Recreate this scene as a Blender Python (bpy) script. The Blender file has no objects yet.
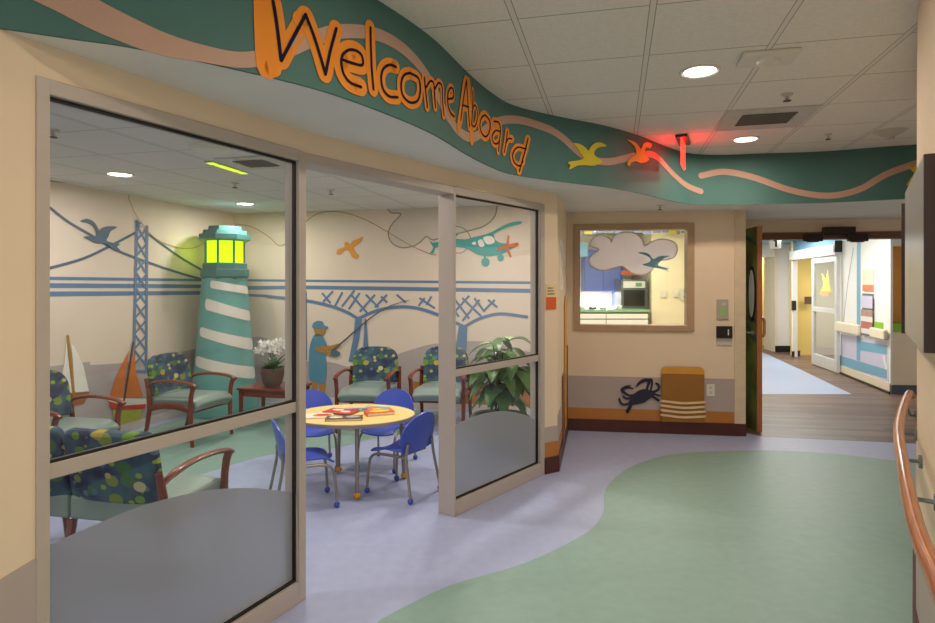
import bpy, bmesh, math, random
from mathutils import Vector, Matrix
random.seed(7)
PI = math.pi
S = bpy.context.scene
COL = S.collection
CAMZ, F, CX, HY = 1.53, 610.0, 467.5, 284.0

# ------------------------------------------------------------------ camera
cam_d = bpy.data.cameras.new('camera'); cam_d.sensor_width = 36.0
cam_d.lens = 36.0 * F / 935.0
cam_d.shift_y = -(311.5 - HY) / 935.0
cam_d.clip_start = 0.02
cam = bpy.data.objects.new('camera', cam_d); COL.objects.link(cam)
cam.location = (0, 0, CAMZ); cam.rotation_euler = (PI / 2, 0, 0)
S.camera = cam

# ------------------------------------------------------------------ world, exposure
W = bpy.data.worlds.new('world'); S.world = W; W.use_nodes = True
W.node_tree.nodes['Background'].inputs[0].default_value = (1.0, 0.92, 0.84, 1)
W.node_tree.nodes['Background'].inputs[1].default_value = 0.85
S.view_settings.view_transform = 'Standard'; S.view_settings.look = 'None'
S.view_settings.exposure = 0.0; S.view_settings.gamma = 1.0
S.view_settings.use_curve_mapping = False

WARM = (1.0, 0.80, 0.58)
def area_light(name, loc, power, size, color=WARM, rot=(0, 0, 0), size_y=None, spread=PI):
    l = bpy.data.lights.new(name, 'AREA'); l.energy = power; l.color = color
    l.shape = 'RECTANGLE' if size_y else 'DISK'; l.size = size
    if size_y: l.size_y = size_y
    l.spread = spread
    o = bpy.data.objects.new(name, l); COL.objects.link(o); o.location = loc; o.rotation_euler = rot
    return o

ROOM_LIGHTS = [(-2.94, 5.16), (-2.57, 7.05), (-2.35, 2.75), (-1.10, 4.25), (-0.12, 5.35), (0.28, 6.15)]  # first two are visible fittings; the other four are unseen, added to light the room
HALL_LIGHTS = [(1.32, 3.465), (2.32, 5.09), (0.40, 1.75), (-0.45, 0.05), (0.75, -0.9)]
P_ROOM, P_HALL = 15.5, 15.0
for x, y in ROOM_LIGHTS:
    area_light('room_downlight_lamp', (x, y, 2.43), P_ROOM, 0.17, (1.0, 0.91, 0.81))
for x, y in HALL_LIGHTS:
    area_light('hall_downlight_lamp', (x, y, 2.71), P_HALL, 0.17, (1.0, 0.83, 0.66))
area_light('nurse_station_lamp', (2.35, 8.3, 2.5), 52, 1.2, (1.0, 0.95, 0.84), size_y=1.6)
area_light('far_corridor_lamp', (4.9, 8.9, 2.40), 50, 0.6, (1.0, 0.97, 0.93), size_y=1.2)
area_light('far_corridor_lamp', (5.9, 11.8, 2.40), 60, 0.6, (1.0, 0.97, 0.93), size_y=1.8)
area_light('far_corridor_lamp', (7.6, 14.7, 2.40), 26, 0.5, (1.0, 0.95, 0.88), size_y=0.5)
area_light('side_room_lamp', (7.7, 11.9, 2.30), 26, 0.5, (1.0, 0.93, 0.8), size_y=0.5)

# ------------------------------------------------------------------ materials
def srgb(r, g, b):
    def f(c):
        c /= 255.0
        return c / 12.92 if c <= 0.04045 else ((c + 0.055) / 1.055) ** 2.4
    return (f(r), f(g), f(b), 1)
MATS = {}
def new_mat(name):
    m = bpy.data.materials.new(name); m.use_nodes = True
    nt = m.node_tree
    return m, nt, nt.nodes['Principled BSDF']
def mat(name, rgb, rough=0.5, var=0.06, scale=12.0, metal=0.0, spec=0.5, bump=0.0, bscale=None, coat=0.0):
    if name in MATS: return MATS[name]
    m, nt, p = new_mat(name)
    c = srgb(*rgb)
    tc = nt.nodes.new('ShaderNodeTexCoord')
    nz = nt.nodes.new('ShaderNodeTexNoise'); nz.inputs['Scale'].default_value = scale; nz.inputs['Detail'].default_value = 4
    nt.links.new(tc.outputs['Object'], nz.inputs['Vector'])
    cr = nt.nodes.new('ShaderNodeValToRGB')
    cr.color_ramp.elements[0].position = 0.3; cr.color_ramp.elements[1].position = 0.7
    cr.color_ramp.elements[0].color = tuple(x * (1 - var) for x in c[:3]) + (1,)
    cr.color_ramp.elements[1].color = tuple(min(1, x * (1 + var)) for x in c[:3]) + (1,)
    nt.links.new(nz.outputs['Fac'], cr.inputs['Fac']); nt.links.new(cr.outputs['Color'], p.inputs['Base Color'])
    p.inputs['Roughness'].default_value = rough; p.inputs['Metallic'].default_value = metal
    p.inputs['Specular IOR Level'].default_value = spec; p.inputs['Coat Weight'].default_value = coat
    if bump:
        n2 = nt.nodes.new('ShaderNodeTexNoise'); n2.inputs['Scale'].default_value = bscale or 120
        nt.links.new(tc.outputs['Object'], n2.inputs['Vector'])
        b = nt.nodes.new('ShaderNodeBump'); b.inputs['Strength'].default_value = bump; b.inputs['Distance'].default_value = 0.002
        nt.links.new(n2.outputs['Fac'], b.inputs['Height']); nt.links.new(b.outputs['Normal'], p.inputs['Normal'])
    MATS[name] = m
    return m
def wood(name, a, b, rough=0.35, scale=(1, 14, 14), bands=6.0, coat=0.3):
    m, nt, p = new_mat(name)
    tc = nt.nodes.new('ShaderNodeTexCoord'); mp = nt.nodes.new('ShaderNodeMapping'); mp.inputs['Scale'].default_value = scale
    nz = nt.nodes.new('ShaderNodeTexNoise'); nz.inputs['Scale'].default_value = bands; nz.inputs['Detail'].default_value = 6
    cr = nt.nodes.new('ShaderNodeValToRGB'); cr.color_ramp.elements[0].color = srgb(*a); cr.color_ramp.elements[1].color = srgb(*b)
    cr.color_ramp.elements[0].position = .3; cr.color_ramp.elements[1].position = .7
    nt.links.new(tc.outputs['Object'], mp.inputs['Vector']); nt.links.new(mp.outputs['Vector'], nz.inputs['Vector'])
    nt.links.new(nz.outputs['Fac'], cr.inputs['Fac']); nt.links.new(cr.outputs['Color'], p.inputs['Base Color'])
    p.inputs['Roughness'].default_value = rough; p.inputs['Coat Weight'].default_value = coat
    MATS[name] = m
    return m
def emit(name, rgb, strength):
    m, nt, p = new_mat(name)
    p.inputs['Base Color'].default_value = srgb(*rgb)
    p.inputs['Emission Color'].default_value = srgb(*rgb); p.inputs['Emission Strength'].default_value = strength
    MATS[name] = m
    return m
def node_math(nt, op, a, b=None):
    n = nt.nodes.new('ShaderNodeMath'); n.operation = op
    for i, v in enumerate((a, b)):
        if v is None: continue
        if isinstance(v, (int, float)): n.inputs[i].default_value = v
        else: nt.links.new(v, n.inputs[i])
    return n.outputs[0]

GA = Vector((0.2351, 0.972)); GB = Vector((0.972, -0.2351))      # the ceiling grid's two directions
def tile_mat(name, rgb, u0, v0, pu=0.607, pv=0.600):
    m, nt, p = new_mat(name)
    geo = nt.nodes.new('ShaderNodeTexCoord'); sep = nt.nodes.new('ShaderNodeSeparateXYZ')
    nt.links.new(geo.outputs['Object'], sep.inputs[0])
    def dot(d):
        return node_math(nt, 'ADD', node_math(nt, 'MULTIPLY', sep.outputs[0], d[0]), node_math(nt, 'MULTIPLY', sep.outputs[1], d[1]))
    def dist(val, off, per):
        t = node_math(nt, 'SUBTRACT', val, off - per / 2)
        t = node_math(nt, 'MODULO', node_math(nt, 'ADD', t, per * 50), per)
        return node_math(nt, 'ABSOLUTE', node_math(nt, 'SUBTRACT', t, per / 2))
    du = dist(dot(GB), u0, pu); dv = dist(dot(GA), v0, pv)
    bar = node_math(nt, 'LESS_THAN', du, 0.012)
    gr1 = node_math(nt, 'MULTIPLY', node_math(nt, 'GREATER_THAN', du, 0.012), node_math(nt, 'LESS_THAN', du, 0.0165))
    gr2 = node_math(nt, 'LESS_THAN', dv, 0.0035)
    gr2 = node_math(nt, 'MULTIPLY', gr2, node_math(nt, 'SUBTRACT', 1.0, bar))
    gr = node_math(nt, 'MAXIMUM', gr1, gr2)
    nz = nt.nodes.new('ShaderNodeTexNoise'); nz.inputs['Scale'].default_value = 60; nz.inputs['Detail'].default_value = 6
    nt.links.new(geo.outputs['Object'], nz.inputs['Vector'])
    c = srgb(*rgb)
    cr = nt.nodes.new('ShaderNodeValToRGB')
    cr.color_ramp.elements[0].position = .35; cr.color_ramp.elements[1].position = .65
    cr.color_ramp.elements[0].color = tuple(x * .93 for x in c[:3]) + (1,); cr.color_ramp.elements[1].color = c
    nt.links.new(nz.outputs['Fac'], cr.inputs['Fac'])
    m1 = nt.nodes.new('ShaderNodeMixRGB'); m1.inputs[2].default_value = tuple(x * .92 for x in c[:3]) + (1,)
    nt.links.new(bar, m1.inputs[0]); nt.links.new(cr.outputs['Color'], m1.inputs[1])
    m2 = nt.nodes.new('ShaderNodeMixRGB'); m2.inputs[2].default_value = tuple(x * .42 for x in c[:3]) + (1,)
    nt.links.new(gr, m2.inputs[0]); nt.links.new(m1.outputs[0], m2.inputs[1])
    nt.links.new(m2.outputs[0], p.inputs['Base Color'])
    p.inputs['Roughness'].default_value = 0.95; p.inputs['Specular IOR Level'].default_value = 0.1
    b = nt.nodes.new('ShaderNodeBump'); b.inputs['Strength'].default_value = 0.25; b.inputs['Distance'].default_value = 0.003
    nt.links.new(nz.outputs['Fac'], b.inputs['Height']); nt.links.new(b.outputs['Normal'], p.inputs['Normal'])
    return m
def glass_mat(name, tint=(0.97, 0.985, 0.98), ior=1.45):
    m = bpy.data.materials.new(name); m.use_nodes = True; nt = m.node_tree; nt.nodes.clear()
    out = nt.nodes.new('ShaderNodeOutputMaterial'); mix = nt.nodes.new('ShaderNodeMixShader')
    lw = nt.nodes.new('ShaderNodeLayerWeight'); lw.inputs['Blend'].default_value = .5
    fr = nt.nodes.new('ShaderNodeMath'); fr.operation = 'MULTIPLY_ADD'; fr.inputs[1].default_value = .9; fr.inputs[2].default_value = .035
    nt.links.new(node_math(nt, 'POWER', lw.outputs['Facing'], 5.0), fr.inputs[0])
    t = nt.nodes.new('ShaderNodeBsdfTransparent'); t.inputs[0].default_value = tint + (1,)
    g = nt.nodes.new('ShaderNodeBsdfGlossy'); g.inputs['Roughness'].default_value = 0.02
    nt.links.new(fr.outputs[0], mix.inputs[0]); nt.links.new(t.outputs[0], mix.inputs[1]); nt.links.new(g.outputs[0], mix.inputs[2])
    nt.links.new(mix.outputs[0], out.inputs[0])
    MATS[name] = m
    return m
def frost_mat(name):
    m = bpy.data.materials.new(name); m.use_nodes = True; nt = m.node_tree; nt.nodes.clear()
    out = nt.nodes.new('ShaderNodeOutputMaterial'); mix = nt.nodes.new('ShaderNodeMixShader'); mix.inputs[0].default_value = 0.55
    d = nt.nodes.new('ShaderNodeBsdfDiffuse'); d.inputs[0].default_value = (.40, .43, .47, 1)
    r = nt.nodes.new('ShaderNodeBsdfRefraction'); r.inputs['Color'].default_value = (.92, .93, .95, 1)
    r.inputs['Roughness'].default_value = 0.62; r.inputs['IOR'].default_value = 1.12
    tr = nt.nodes.new('ShaderNodeBsdfTranslucent'); tr.inputs[0].default_value = (.62, .63, .65, 1)
    mix2 = nt.nodes.new('ShaderNodeMixShader'); mix2.inputs[0].default_value = 0.45
    nt.links.new(d.outputs[0], mix2.inputs[1]); nt.links.new(tr.outputs[0], mix2.inputs[2])
    nt.links.new(mix2.outputs[0], mix.inputs[1]); nt.links.new(r.outputs[0], mix.inputs[2])
    nt.links.new(mix.outputs[0], out.inputs[0])
    MATS[name] = m
    return m
def exit_mat():
    m = bpy.data.materials.new('exit_panel_glow'); m.use_nodes = True; nt = m.node_tree; nt.nodes.clear()
    out = nt.nodes.new('ShaderNodeOutputMaterial'); mix = nt.nodes.new('ShaderNodeMixShader'); mix.inputs[0].default_value = .3
    t = nt.nodes.new('ShaderNodeBsdfTransparent'); e = nt.nodes.new('ShaderNodeEmission'); e.inputs[0].default_value = (1, .012, .006, 1); e.inputs[1].default_value = 17
    nt.links.new(t.outputs[0], mix.inputs[1]); nt.links.new(e.outputs[0], mix.inputs[2]); nt.links.new(mix.outputs[0], out.inputs[0])
    return m
def film_mat(name, rgb):
    m = bpy.data.materials.new(name); m.use_nodes = True; nt = m.node_tree; nt.nodes.clear()
    out = nt.nodes.new('ShaderNodeOutputMaterial'); mix = nt.nodes.new('ShaderNodeMixShader'); mix.inputs[0].default_value = 0.62
    d = nt.nodes.new('ShaderNodeBsdfDiffuse'); d.inputs[0].default_value = srgb(*rgb)
    t = nt.nodes.new('ShaderNodeBsdfTranslucent'); t.inputs[0].default_value = srgb(*rgb)
    nt.links.new(d.outputs[0], mix.inputs[1]); nt.links.new(t.outputs[0], mix.inputs[2]); nt.links.new(mix.outputs[0], out.inputs[0])
    MATS[name] = m
    return m
def pattern_mat(name):
    """dark blue upholstery with scattered lime, yellow and cream spots"""
    m, nt, p = new_mat(name)
    tc = nt.nodes.new('ShaderNodeTexCoord')
    base = nt.nodes.new('ShaderNodeTexNoise'); base.inputs['Scale'].default_value = 9
    nt.links.new(tc.outputs['Object'], base.inputs['Vector'])
    cr = nt.nodes.new('ShaderNodeValToRGB')
    cr.color_ramp.elements[0].color = srgb(36, 48, 80); cr.color_ramp.elements[1].color = srgb(62, 96, 112)
    cr.color_ramp.elements[0].position = .38; cr.color_ramp.elements[1].position = .62
    nt.links.new(base.outputs['Fac'], cr.inputs['Fac'])
    cur = cr.outputs['Color']
    for scale, thr, off, cols in ((11.0, .37, 0.0, [(96, 136, 52), (66, 108, 66), (120, 140, 60)]),
                                  (17.0, .27, 3.3, [(180, 172, 116), (140, 164, 60), (84, 112, 140)]),
                                  (9.0, .24, 7.7, [(170, 154, 66), (104, 146, 50), (190, 184, 136)])):
        mp = nt.nodes.new('ShaderNodeMapping'); mp.inputs['Location'].default_value = (off, off * .7, off * 1.3); mp.inputs['Scale'].default_value = (.85, .35, 1.0)
        nt.links.new(tc.outputs['Object'], mp.inputs['Vector'])
        v = nt.nodes.new('ShaderNodeTexVoronoi'); v.inputs['Scale'].default_value = scale; v.inputs['Randomness'].default_value = .8
        nt.links.new(mp.outputs['Vector'], v.inputs['Vector'])
        k = nt.nodes.new('ShaderNodeValToRGB'); k.color_ramp.interpolation = 'CONSTANT'
        k.color_ramp.elements[0].color = srgb(*cols[0]); k.color_ramp.elements[1].position = .35; k.color_ramp.elements[1].color = srgb(*cols[1])
        e = k.color_ramp.elements.new(.7); e.color = srgb(*cols[2])
        sep = nt.nodes.new('ShaderNodeSeparateXYZ'); nt.links.new(v.outputs['Color'], sep.inputs[0]); nt.links.new(sep.outputs[0], k.inputs['Fac'])
        lt = node_math(nt, 'LESS_THAN', v.outputs['Distance'], thr)
        keep = node_math(nt, 'GREATER_THAN', sep.outputs[1], 0.12)
        fac = node_math(nt, 'MULTIPLY', lt, keep)
        mx = nt.nodes.new('ShaderNodeMixRGB'); nt.links.new(fac, mx.inputs[0]); nt.links.new(cur, mx.inputs[1]); nt.links.new(k.outputs['Color'], mx.inputs[2])
        cur = mx.outputs[0]
    nt.links.new(cur, p.inputs['Base Color']); p.inputs['Roughness'].default_value = .7
    MATS[name] = m
    return m
def plank_mat(name):
    m, nt, p = new_mat(name)
    tc = nt.nodes.new('ShaderNodeTexCoord'); mp = nt.nodes.new('ShaderNodeMapping'); mp.inputs['Rotation'].default_value = (0, 0, math.radians(9))
    nt.links.new(tc.outputs['Object'], mp.inputs['Vector'])
    br = nt.nodes.new('ShaderNodeTexBrick'); br.inputs['Scale'].default_value = 1.0
    br.inputs['Brick Width'].default_value = 0.95; br.inputs['Row Height'].default_value = 0.10; br.inputs['Mortar Size'].default_value = 0.002
    br.inputs['Color1'].default_value = srgb(98, 74, 62); br.inputs['Color2'].default_value = srgb(134, 108, 94); br.inputs['Mortar'].default_value = srgb(80, 62, 54)
    nt.links.new(mp.outputs['Vector'], br.inputs['Vector'])
    mp2 = nt.nodes.new('ShaderNodeMapping'); mp2.inputs['Scale'].default_value = (1.5, 22, 1); nt.links.new(mp.outputs['Vector'], mp2.inputs['Vector'])
    nz = nt.nodes.new('ShaderNodeTexNoise'); nz.inputs['Scale'].default_value = 3; nt.links.new(mp2.outputs['Vector'], nz.inputs['Vector'])
    cr = nt.nodes.new('ShaderNodeValToRGB'); cr.color_ramp.elements[0].color = (.68, .68, .68, 1); cr.color_ramp.elements[1].color = (1.12, 1.1, 1.08, 1)
    nt.links.new(nz.outputs['Fac'], cr.inputs['Fac'])
    mx = nt.nodes.new('ShaderNodeMixRGB'); mx.blend_type = 'MULTIPLY'; mx.inputs[0].default_value = 1
    nt.links.new(br.outputs['Color'], mx.inputs[1]); nt.links.new(cr.outputs['Color'], mx.inputs[2])
    nt.links.new(mx.outputs[0], p.inputs['Base Color']); p.inputs['Roughness'].default_value = .4
    return m

M_hallwall = mat('hall_wall_paint', (228, 209, 184), .75, .02, 3, bump=.08)
M_hallwarm = M_hallwall
M_roomwall = mat('room_wall_paint', (222, 208, 194), .8, .02, 3, bump=.08)
M_white = mat('white_wall_paint', (236, 233, 226), .7, .015, 3)
M_cream = mat('cream_wall_paint', (236, 224, 190), .7, .02, 3)
M_yellow = mat('yellow_wall_paint', (232, 204, 120), .7, .02, 3)
M_soffit = mat('soffit_paint', (232, 231, 228), .85, .02, 3)
M_bluesoffit = mat('blue_ceiling_paint', (128, 178, 206), .8, .02, 3)
M_wains = mat('mauve_grey_wainscot', (176, 164, 160), .6, .02, 4)
M_wains2 = mat('mauve_wave_paint', (176, 166, 168), .75, .02, 4)
M_orangeband = mat('ochre_band_paint', (178, 118, 52), .55, .05, 6)
M_base = mat('dark_red_baseboard', (76, 34, 28), .45, .06, 10)
M_teal = mat('teal_fascia_paint', (66, 108, 104), .7, .04, 5)
M_ribbon = mat('tan_ribbon_paint', (178, 146, 130), .65, .03, 6)
M_frame = mat('taupe_metal_frame', (182, 172, 164), .38, .02, 8, spec=.5)
M_gasket = mat('black_gasket', (22, 20, 20), .6)
M_chrome = mat('brushed_metal', (190, 186, 180), .3, .03, 20, metal=.9)
M_tubegrey = mat('grey_tube_metal', (150, 146, 138), .35, .03, 20, metal=.6)
M_lav = mat('lavender_floor', (164, 174, 210), .42, .05, 16, spec=.45)
M_green = mat('green_floor', (134, 166, 158), .46, .05, 14, spec=.45)
M_plank = plank_mat('wood_plank_floor')
M_palefloor = mat('pale_blue_floor', (166, 180, 208), .35, .03, 10)
M_halltile = tile_mat('hall_ceiling_tile', (236, 231, 224), 0.161, 2.761)
M_roomtile = tile_mat('room_ceiling_tile', (222, 221, 218), 0.05, 2.45)
M_whitetile = tile_mat('corridor_ceiling_tile', (236, 238, 238), 0.05, 2.45)
M_glass = glass_mat('clear_glass')
M_frost = frost_mat('frosted_film')
M_cherry = wood('cherry_wood', (92, 34, 18), (132, 54, 30), .32)
M_railwood = wood('handrail_wood', (150, 84, 44), (182, 112, 64), .28, (2, 2, 30), 4)
M_doorwood = wood('door_edge_wood', (158, 96, 58), (184, 120, 76), .45, (20, 20, 2), 4)
M_vinyl = mat('sage_vinyl', (134, 152, 148), .38, .04, 8)
M_pattern = pattern_mat('spotted_upholstery')
M_blueplastic = mat('blue_plastic', (72, 94, 196), .35, .03, 10)
M_blueball = mat('blue_ball_foot', (60, 84, 180), .4)
M_yellowball = mat('yellow_ball_foot', (226, 168, 40), .4)
M_tabletop = mat('pale_yellow_laminate', (238, 214, 140), .32, .03, 14)
M_tableedge = mat('grey_table_edge', (150, 140, 140), .5)
M_orange = mat('sign_orange', (226, 138, 34), .75, .05, 8)
M_navy = mat('sign_navy', (24, 22, 44), .8, spec=.15)
M_mblue = mat('mural_blue', (96, 128, 166), .75, .04, 6)
M_mslate = mat('mural_slate', (84, 108, 128), .75, .04, 6)
M_mteal = mat('mural_teal', (70, 160, 156), .6, .03, 6)
M_mfish = mat('mural_shirt_blue', (88, 142, 170), .7, .03, 6)
M_mskin = mat('mural_brown', (176, 128, 62), .7, .04, 6)
M_morange = mat('mural_orange', (222, 150, 56), .65, .04, 6)
M_mcloud = mat('mural_cloud', (204, 196, 184), .8, .02, 6)
M_mline = mat('mural_line_grey', (146, 136, 128), .8, .02, 6)
M_mtan = mat('mural_line_tan', (176, 140, 100), .8, .02, 6)
M_lteal = mat('lighthouse_teal', (108, 174, 172), .55, .03, 6)
M_ldark = mat('lighthouse_dark_teal', (74, 128, 126), .5, .03, 6)
M_lwhite = mat('lighthouse_white', (236, 232, 226), .55, .02, 6)
M_lamp = emit('lighthouse_lamp', (206, 255, 0), 1.15)
M_lightdisc = emit('downlight_lens', (255, 244, 226), 14)
M_fixture = mat('white_plastic', (220, 216, 206), .5, .02, 10)
M_ventdark = mat('vent_dark', (60, 57, 54), .6)
M_ventgrey = mat('vent_grey', (196, 192, 184), .5)
M_black = mat('black_plastic', (28, 26, 28), .35)
M_darkbrown = mat('dark_brown_bezel', (46, 28, 24), .35)
M_bookred = mat('red_cover', (200, 50, 46), .4, .1, 40)
M_bookwhite = mat('white_cover', (232, 226, 218), .4, .05, 40)
M_paper = mat('paper_pages', (226, 214, 190), .7, .04, 60)
M_leaf = mat('leaf_green', (62, 104, 44), .4, .25, 14)
M_leafpale = mat('leaf_pale', (150, 196, 120), .45, .2, 20)
M_petal = mat('white_petal', (246, 244, 240), .5, .02, 20)
M_pot = mat('dark_clay_pot', (88, 66, 54), .55, .08, 12)
M_planter = mat('grey_green_planter', (112, 122, 110), .5, .06, 8)
M_soil = mat('soil', (56, 42, 32), .9, .2, 40)
M_gold = mat('bird_yellow', (204, 186, 40), .6, .05, 8)
M_goldo = mat('bird_orange_yellow', (214, 156, 44), .6, .05, 8)
M_cabblue = mat('cabinet_blue', (104, 124, 206), .45, .03, 8)
M_counter = mat('counter_green', (128, 176, 130), .35, .05, 20)
M_steel = mat('steel_grey', (120, 130, 134), .35, .05, 10, metal=.5)
M_doorpaint = mat('door_dark_green_mural', (112, 128, 64), .5, .5, 3.5)
M_rope = mat('rope_cream', (226, 200, 160), .7)
M_pile = mat('piling_brown', (150, 104, 40), .6, .05, 6)
M_piletop = mat('piling_gold', (214, 152, 54), .6, .05, 6)
M_redem = emit('exit_red_glow', (255, 50, 36), 1.6)
M_limeem = emit('lime_reflection_glow', (214, 250, 20), 1.3)  # glow of the made-up reflection bar, not a lamp
M_stripeblue = mat('corridor_stripe_blue', (122, 174, 198), .6, .02, 6)
M_stripelilac = mat('corridor_lilac', (206, 200, 220), .6, .02, 6)
M_creamrail = mat('cream_crash_rail', (236, 222, 196), .5, .02, 6)
M_silver = mat('silver_board_face', (176, 176, 176), .3, .03, 6, metal=.3)

# ------------------------------------------------------------------ builders
class MB:
    def __init__(s): s.v = []; s.f = []; s.m = []
    def add(s, vs, fs, mi=0):
        o = len(s.v); s.v += [tuple(v) for v in vs]; s.f += [tuple(i + o for i in f) for f in fs]; s.m += [mi] * len(fs)
        return s
    def box(s, c, d, mi=0, M=None):
        x, y, z = (k / 2 for k in d)
        vs = [Vector((a * x, b * y, e * z)) for a in (-1, 1) for b in (-1, 1) for e in (-1, 1)]
        if M is not None: vs = [M @ v for v in vs]
        vs = [v + Vector(c) for v in vs]
        return s.add(vs, [(0, 1, 3, 2), (4, 6, 7, 5), (0, 4, 5, 1), (2, 3, 7, 6), (0, 2, 6, 4), (1, 5, 7, 3)], mi)
    def beam(s, a, b, w, z0, z1, mi=0, side=0.0):
        """upright slab from plan point a to b, w thick, from z0 to z1; side shifts it to the left of a->b"""
        a, b = Vector(a), Vector(b); d = (b - a).normalized(); n = Vector((-d.y, d.x))
        q = [a + n * (side - w / 2), b + n * (side - w / 2), b + n * (side + w / 2), a + n * (side + w / 2)]
        return s.prism([(p.x, p.y) for p in q], z0, z1, mi)
    def prism(s, poly, z0, z1, mi=0):
        n = len(poly)
        vs = [(x, y, z0) for x, y in poly] + [(x, y, z1) for x, y in poly]
        fs = [tuple(range(n - 1, -1, -1)), tuple(range(n, 2 * n))] + [(i, (i + 1) % n, n + (i + 1) % n, n + i) for i in range(n)]
        return s.add(vs, fs, mi)
    def slab(s, poly, t, M, mi=0):
        """poly in local XY, thickness t centred on local Z, placed by matrix M"""
        n = len(poly)
        vs = [M @ Vector((x, y, -t / 2)) for x, y in poly] + [M @ Vector((x, y, t / 2)) for x, y in poly]
        fs = [tuple(range(n - 1, -1, -1)), tuple(range(n, 2 * n))] + [(i, (i + 1) % n, n + (i + 1) % n, n + i) for i in range(n)]
        return s.add(vs, fs, mi)
    def tube(s, pts, r, seg=10, mi=0, flat=1.0):
        pts = [Vector(p) for p in pts]; n = len(pts)
        rs = r if isinstance(r, (list, tuple)) else [r] * n
        up = None; rings = []
        for i, p in enumerate(pts):
            t = (pts[min(i + 1, n - 1)] - pts[max(i - 1, 0)]).normalized()
            if up is None:
                up = Vector((0, 0, 1)) if abs(t.z) < .9 else Vector((1, 0, 0))
            side = t.cross(up).normalized(); up = side.cross(t).normalized()
            rings.append([p + side * math.cos(a) * rs[i] + up * math.sin(a) * rs[i] * flat for a in (2 * PI * k / seg for k in range(seg))])
        vs = [v for ring in rings for v in ring]; fs = []
        for i in range(n - 1):
            for k in range(seg):
                a = i * seg + k; b = i * seg + (k + 1) % seg
                fs.append((a, b, b + seg, a + seg))
        fs.append(tuple(range(seg - 1, -1, -1))); fs.append(tuple((n - 1) * seg + k for k in range(seg)))
        return s.add(vs, fs, mi)
    def lathe(s, prof, c=(0, 0, 0), seg=24, mi=0, sx=1.0, sy=1.0, phase=0.0):
        vs = []; fs = []; n = len(prof)
        for r, z in prof:
            for k in range(seg):
                a = 2 * PI * k / seg + phase
                vs.append((c[0] + r * math.cos(a) * sx, c[1] + r * math.sin(a) * sy, c[2] + z))
        for i in range(n - 1):
            for k in range(seg):
                a = i * seg + k; b = i * seg + (k + 1) % seg
                fs.append((a, b, b + seg, a + seg))
        fs.append(tuple(range(seg - 1, -1, -1))); fs.append(tuple((n - 1) * seg + k for k in range(seg)))
        return s.add(vs, fs, mi)
    def ball(s, c, r, mi=0, sz=1.0, seg=12):
        prof = [(max(r * math.sin(PI * i / 8), r * .03), -r * sz * math.cos(PI * i / 8)) for i in range(9)]
        return s.lathe(prof, c, seg, mi)
    def sheet(s, fn, nu, nv, t, mi=0):
        """solid curved panel: fn(u, v) with u, v in 0..1, thickness t along the normal"""
        g = [[Vector(fn(i / nu, j / nv)) for j in range(nv + 1)] for i in range(nu + 1)]
        def nrm(i, j):
            a = g[min(i + 1, nu)][j] - g[max(i - 1, 0)][j]; b = g[i][min(j + 1, nv)] - g[i][max(j - 1, 0)]
            c = a.cross(b); return c.normalized() if c.length > 1e-9 else Vector((0, 0, 1))
        top = [g[i][j] + nrm(i, j) * t / 2 for i in range(nu + 1) for j in range(nv + 1)]
        bot = [g[i][j] - nrm(i, j) * t / 2 for i in range(nu + 1) for j in range(nv + 1)]
        K = len(top); id = lambda i, j: i * (nv + 1) + j
        fs = []
        for i in range(nu):
            for j in range(nv):
                a, b, c, d = id(i, j), id(i + 1, j), id(i + 1, j + 1), id(i, j + 1)
                fs.append((a, b, c, d)); fs.append((d + K, c + K, b + K, a + K))
        edge = [(id(i, 0), id(i + 1, 0)) for i in range(nu)] + [(id(nu, j), id(nu, j + 1)) for j in range(nv)] + \
               [(id(i + 1, nv), id(i, nv)) for i in range(nu)] + [(id(0, j + 1), id(0, j)) for j in range(nv)]
        for a, b in edge: fs.append((b, a, a + K, b + K))
        return s.add(top + bot, fs, mi)
    def build(s, name, mats, parent=None, world=False, smooth=False, bevel=0.0, segs=2, sub=0):
        mats = mats if isinstance(mats, (list, tuple)) else [mats]
        vs = [Vector(v) for v in s.v]
        origin = Vector((0, 0, 0))
        if parent is None and vs:
            lo = Vector([min(v[i] for v in vs) for i in range(3)]); hi = Vector([max(v[i] for v in vs) for i in range(3)])
            origin = Vector(((lo.x + hi.x) / 2, (lo.y + hi.y) / 2, lo.z))
            if name.startswith(('floor', 'ceiling')): origin = Vector((0, 0, 0))
        me = bpy.data.meshes.new(name); me.from_pydata([tuple(v - origin) for v in vs], [], s.f)
        for m in mats: me.materials.append(m)
        for p, k in zip(me.polygons, s.m): p.material_index = k
        bm = bmesh.new(); bm.from_mesh(me)
        bmesh.ops.remove_doubles(bm, verts=bm.verts, dist=1e-6)
        bmesh.ops.recalc_face_normals(bm, faces=bm.faces)
        big = [f for f in bm.faces if len(f.verts) > 4]
        if big: bmesh.ops.triangulate(bm, faces=big)
        bm.to_mesh(me); bm.free()
        if smooth:
            for p in me.polygons: p.use_smooth = True
            try: me.set_sharp_from_angle(angle=math.radians(40))
            except Exception: pass
        o = bpy.data.objects.new(name, me); COL.objects.link(o); o.location = origin
        if parent is not None:
            o.parent = parent
            if world: o.matrix_parent_inverse = Matrix.Translation(-total_loc(parent))
        if bevel:
            b = o.modifiers.new('bevel', 'BEVEL'); b.width = bevel; b.segments = segs; b.limit_method = 'ANGLE'; b.angle_limit = math.radians(35)
        if sub:
            m = o.modifiers.new('sub', 'SUBSURF'); m.levels = sub; m.render_levels = sub
        return o
def total_loc(o):
    v = Vector((0, 0, 0))
    while o is not None:
        v += o.location; v += o.matrix_parent_inverse.to_translation(); o = o.parent
    return v
def tag(o, label=None, cat=None, group=None, kind=None):
    if label: o['label'] = label
    if cat: o['category'] = cat
    if group: o['group'] = group
    if kind: o['kind'] = kind
    return o
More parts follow.
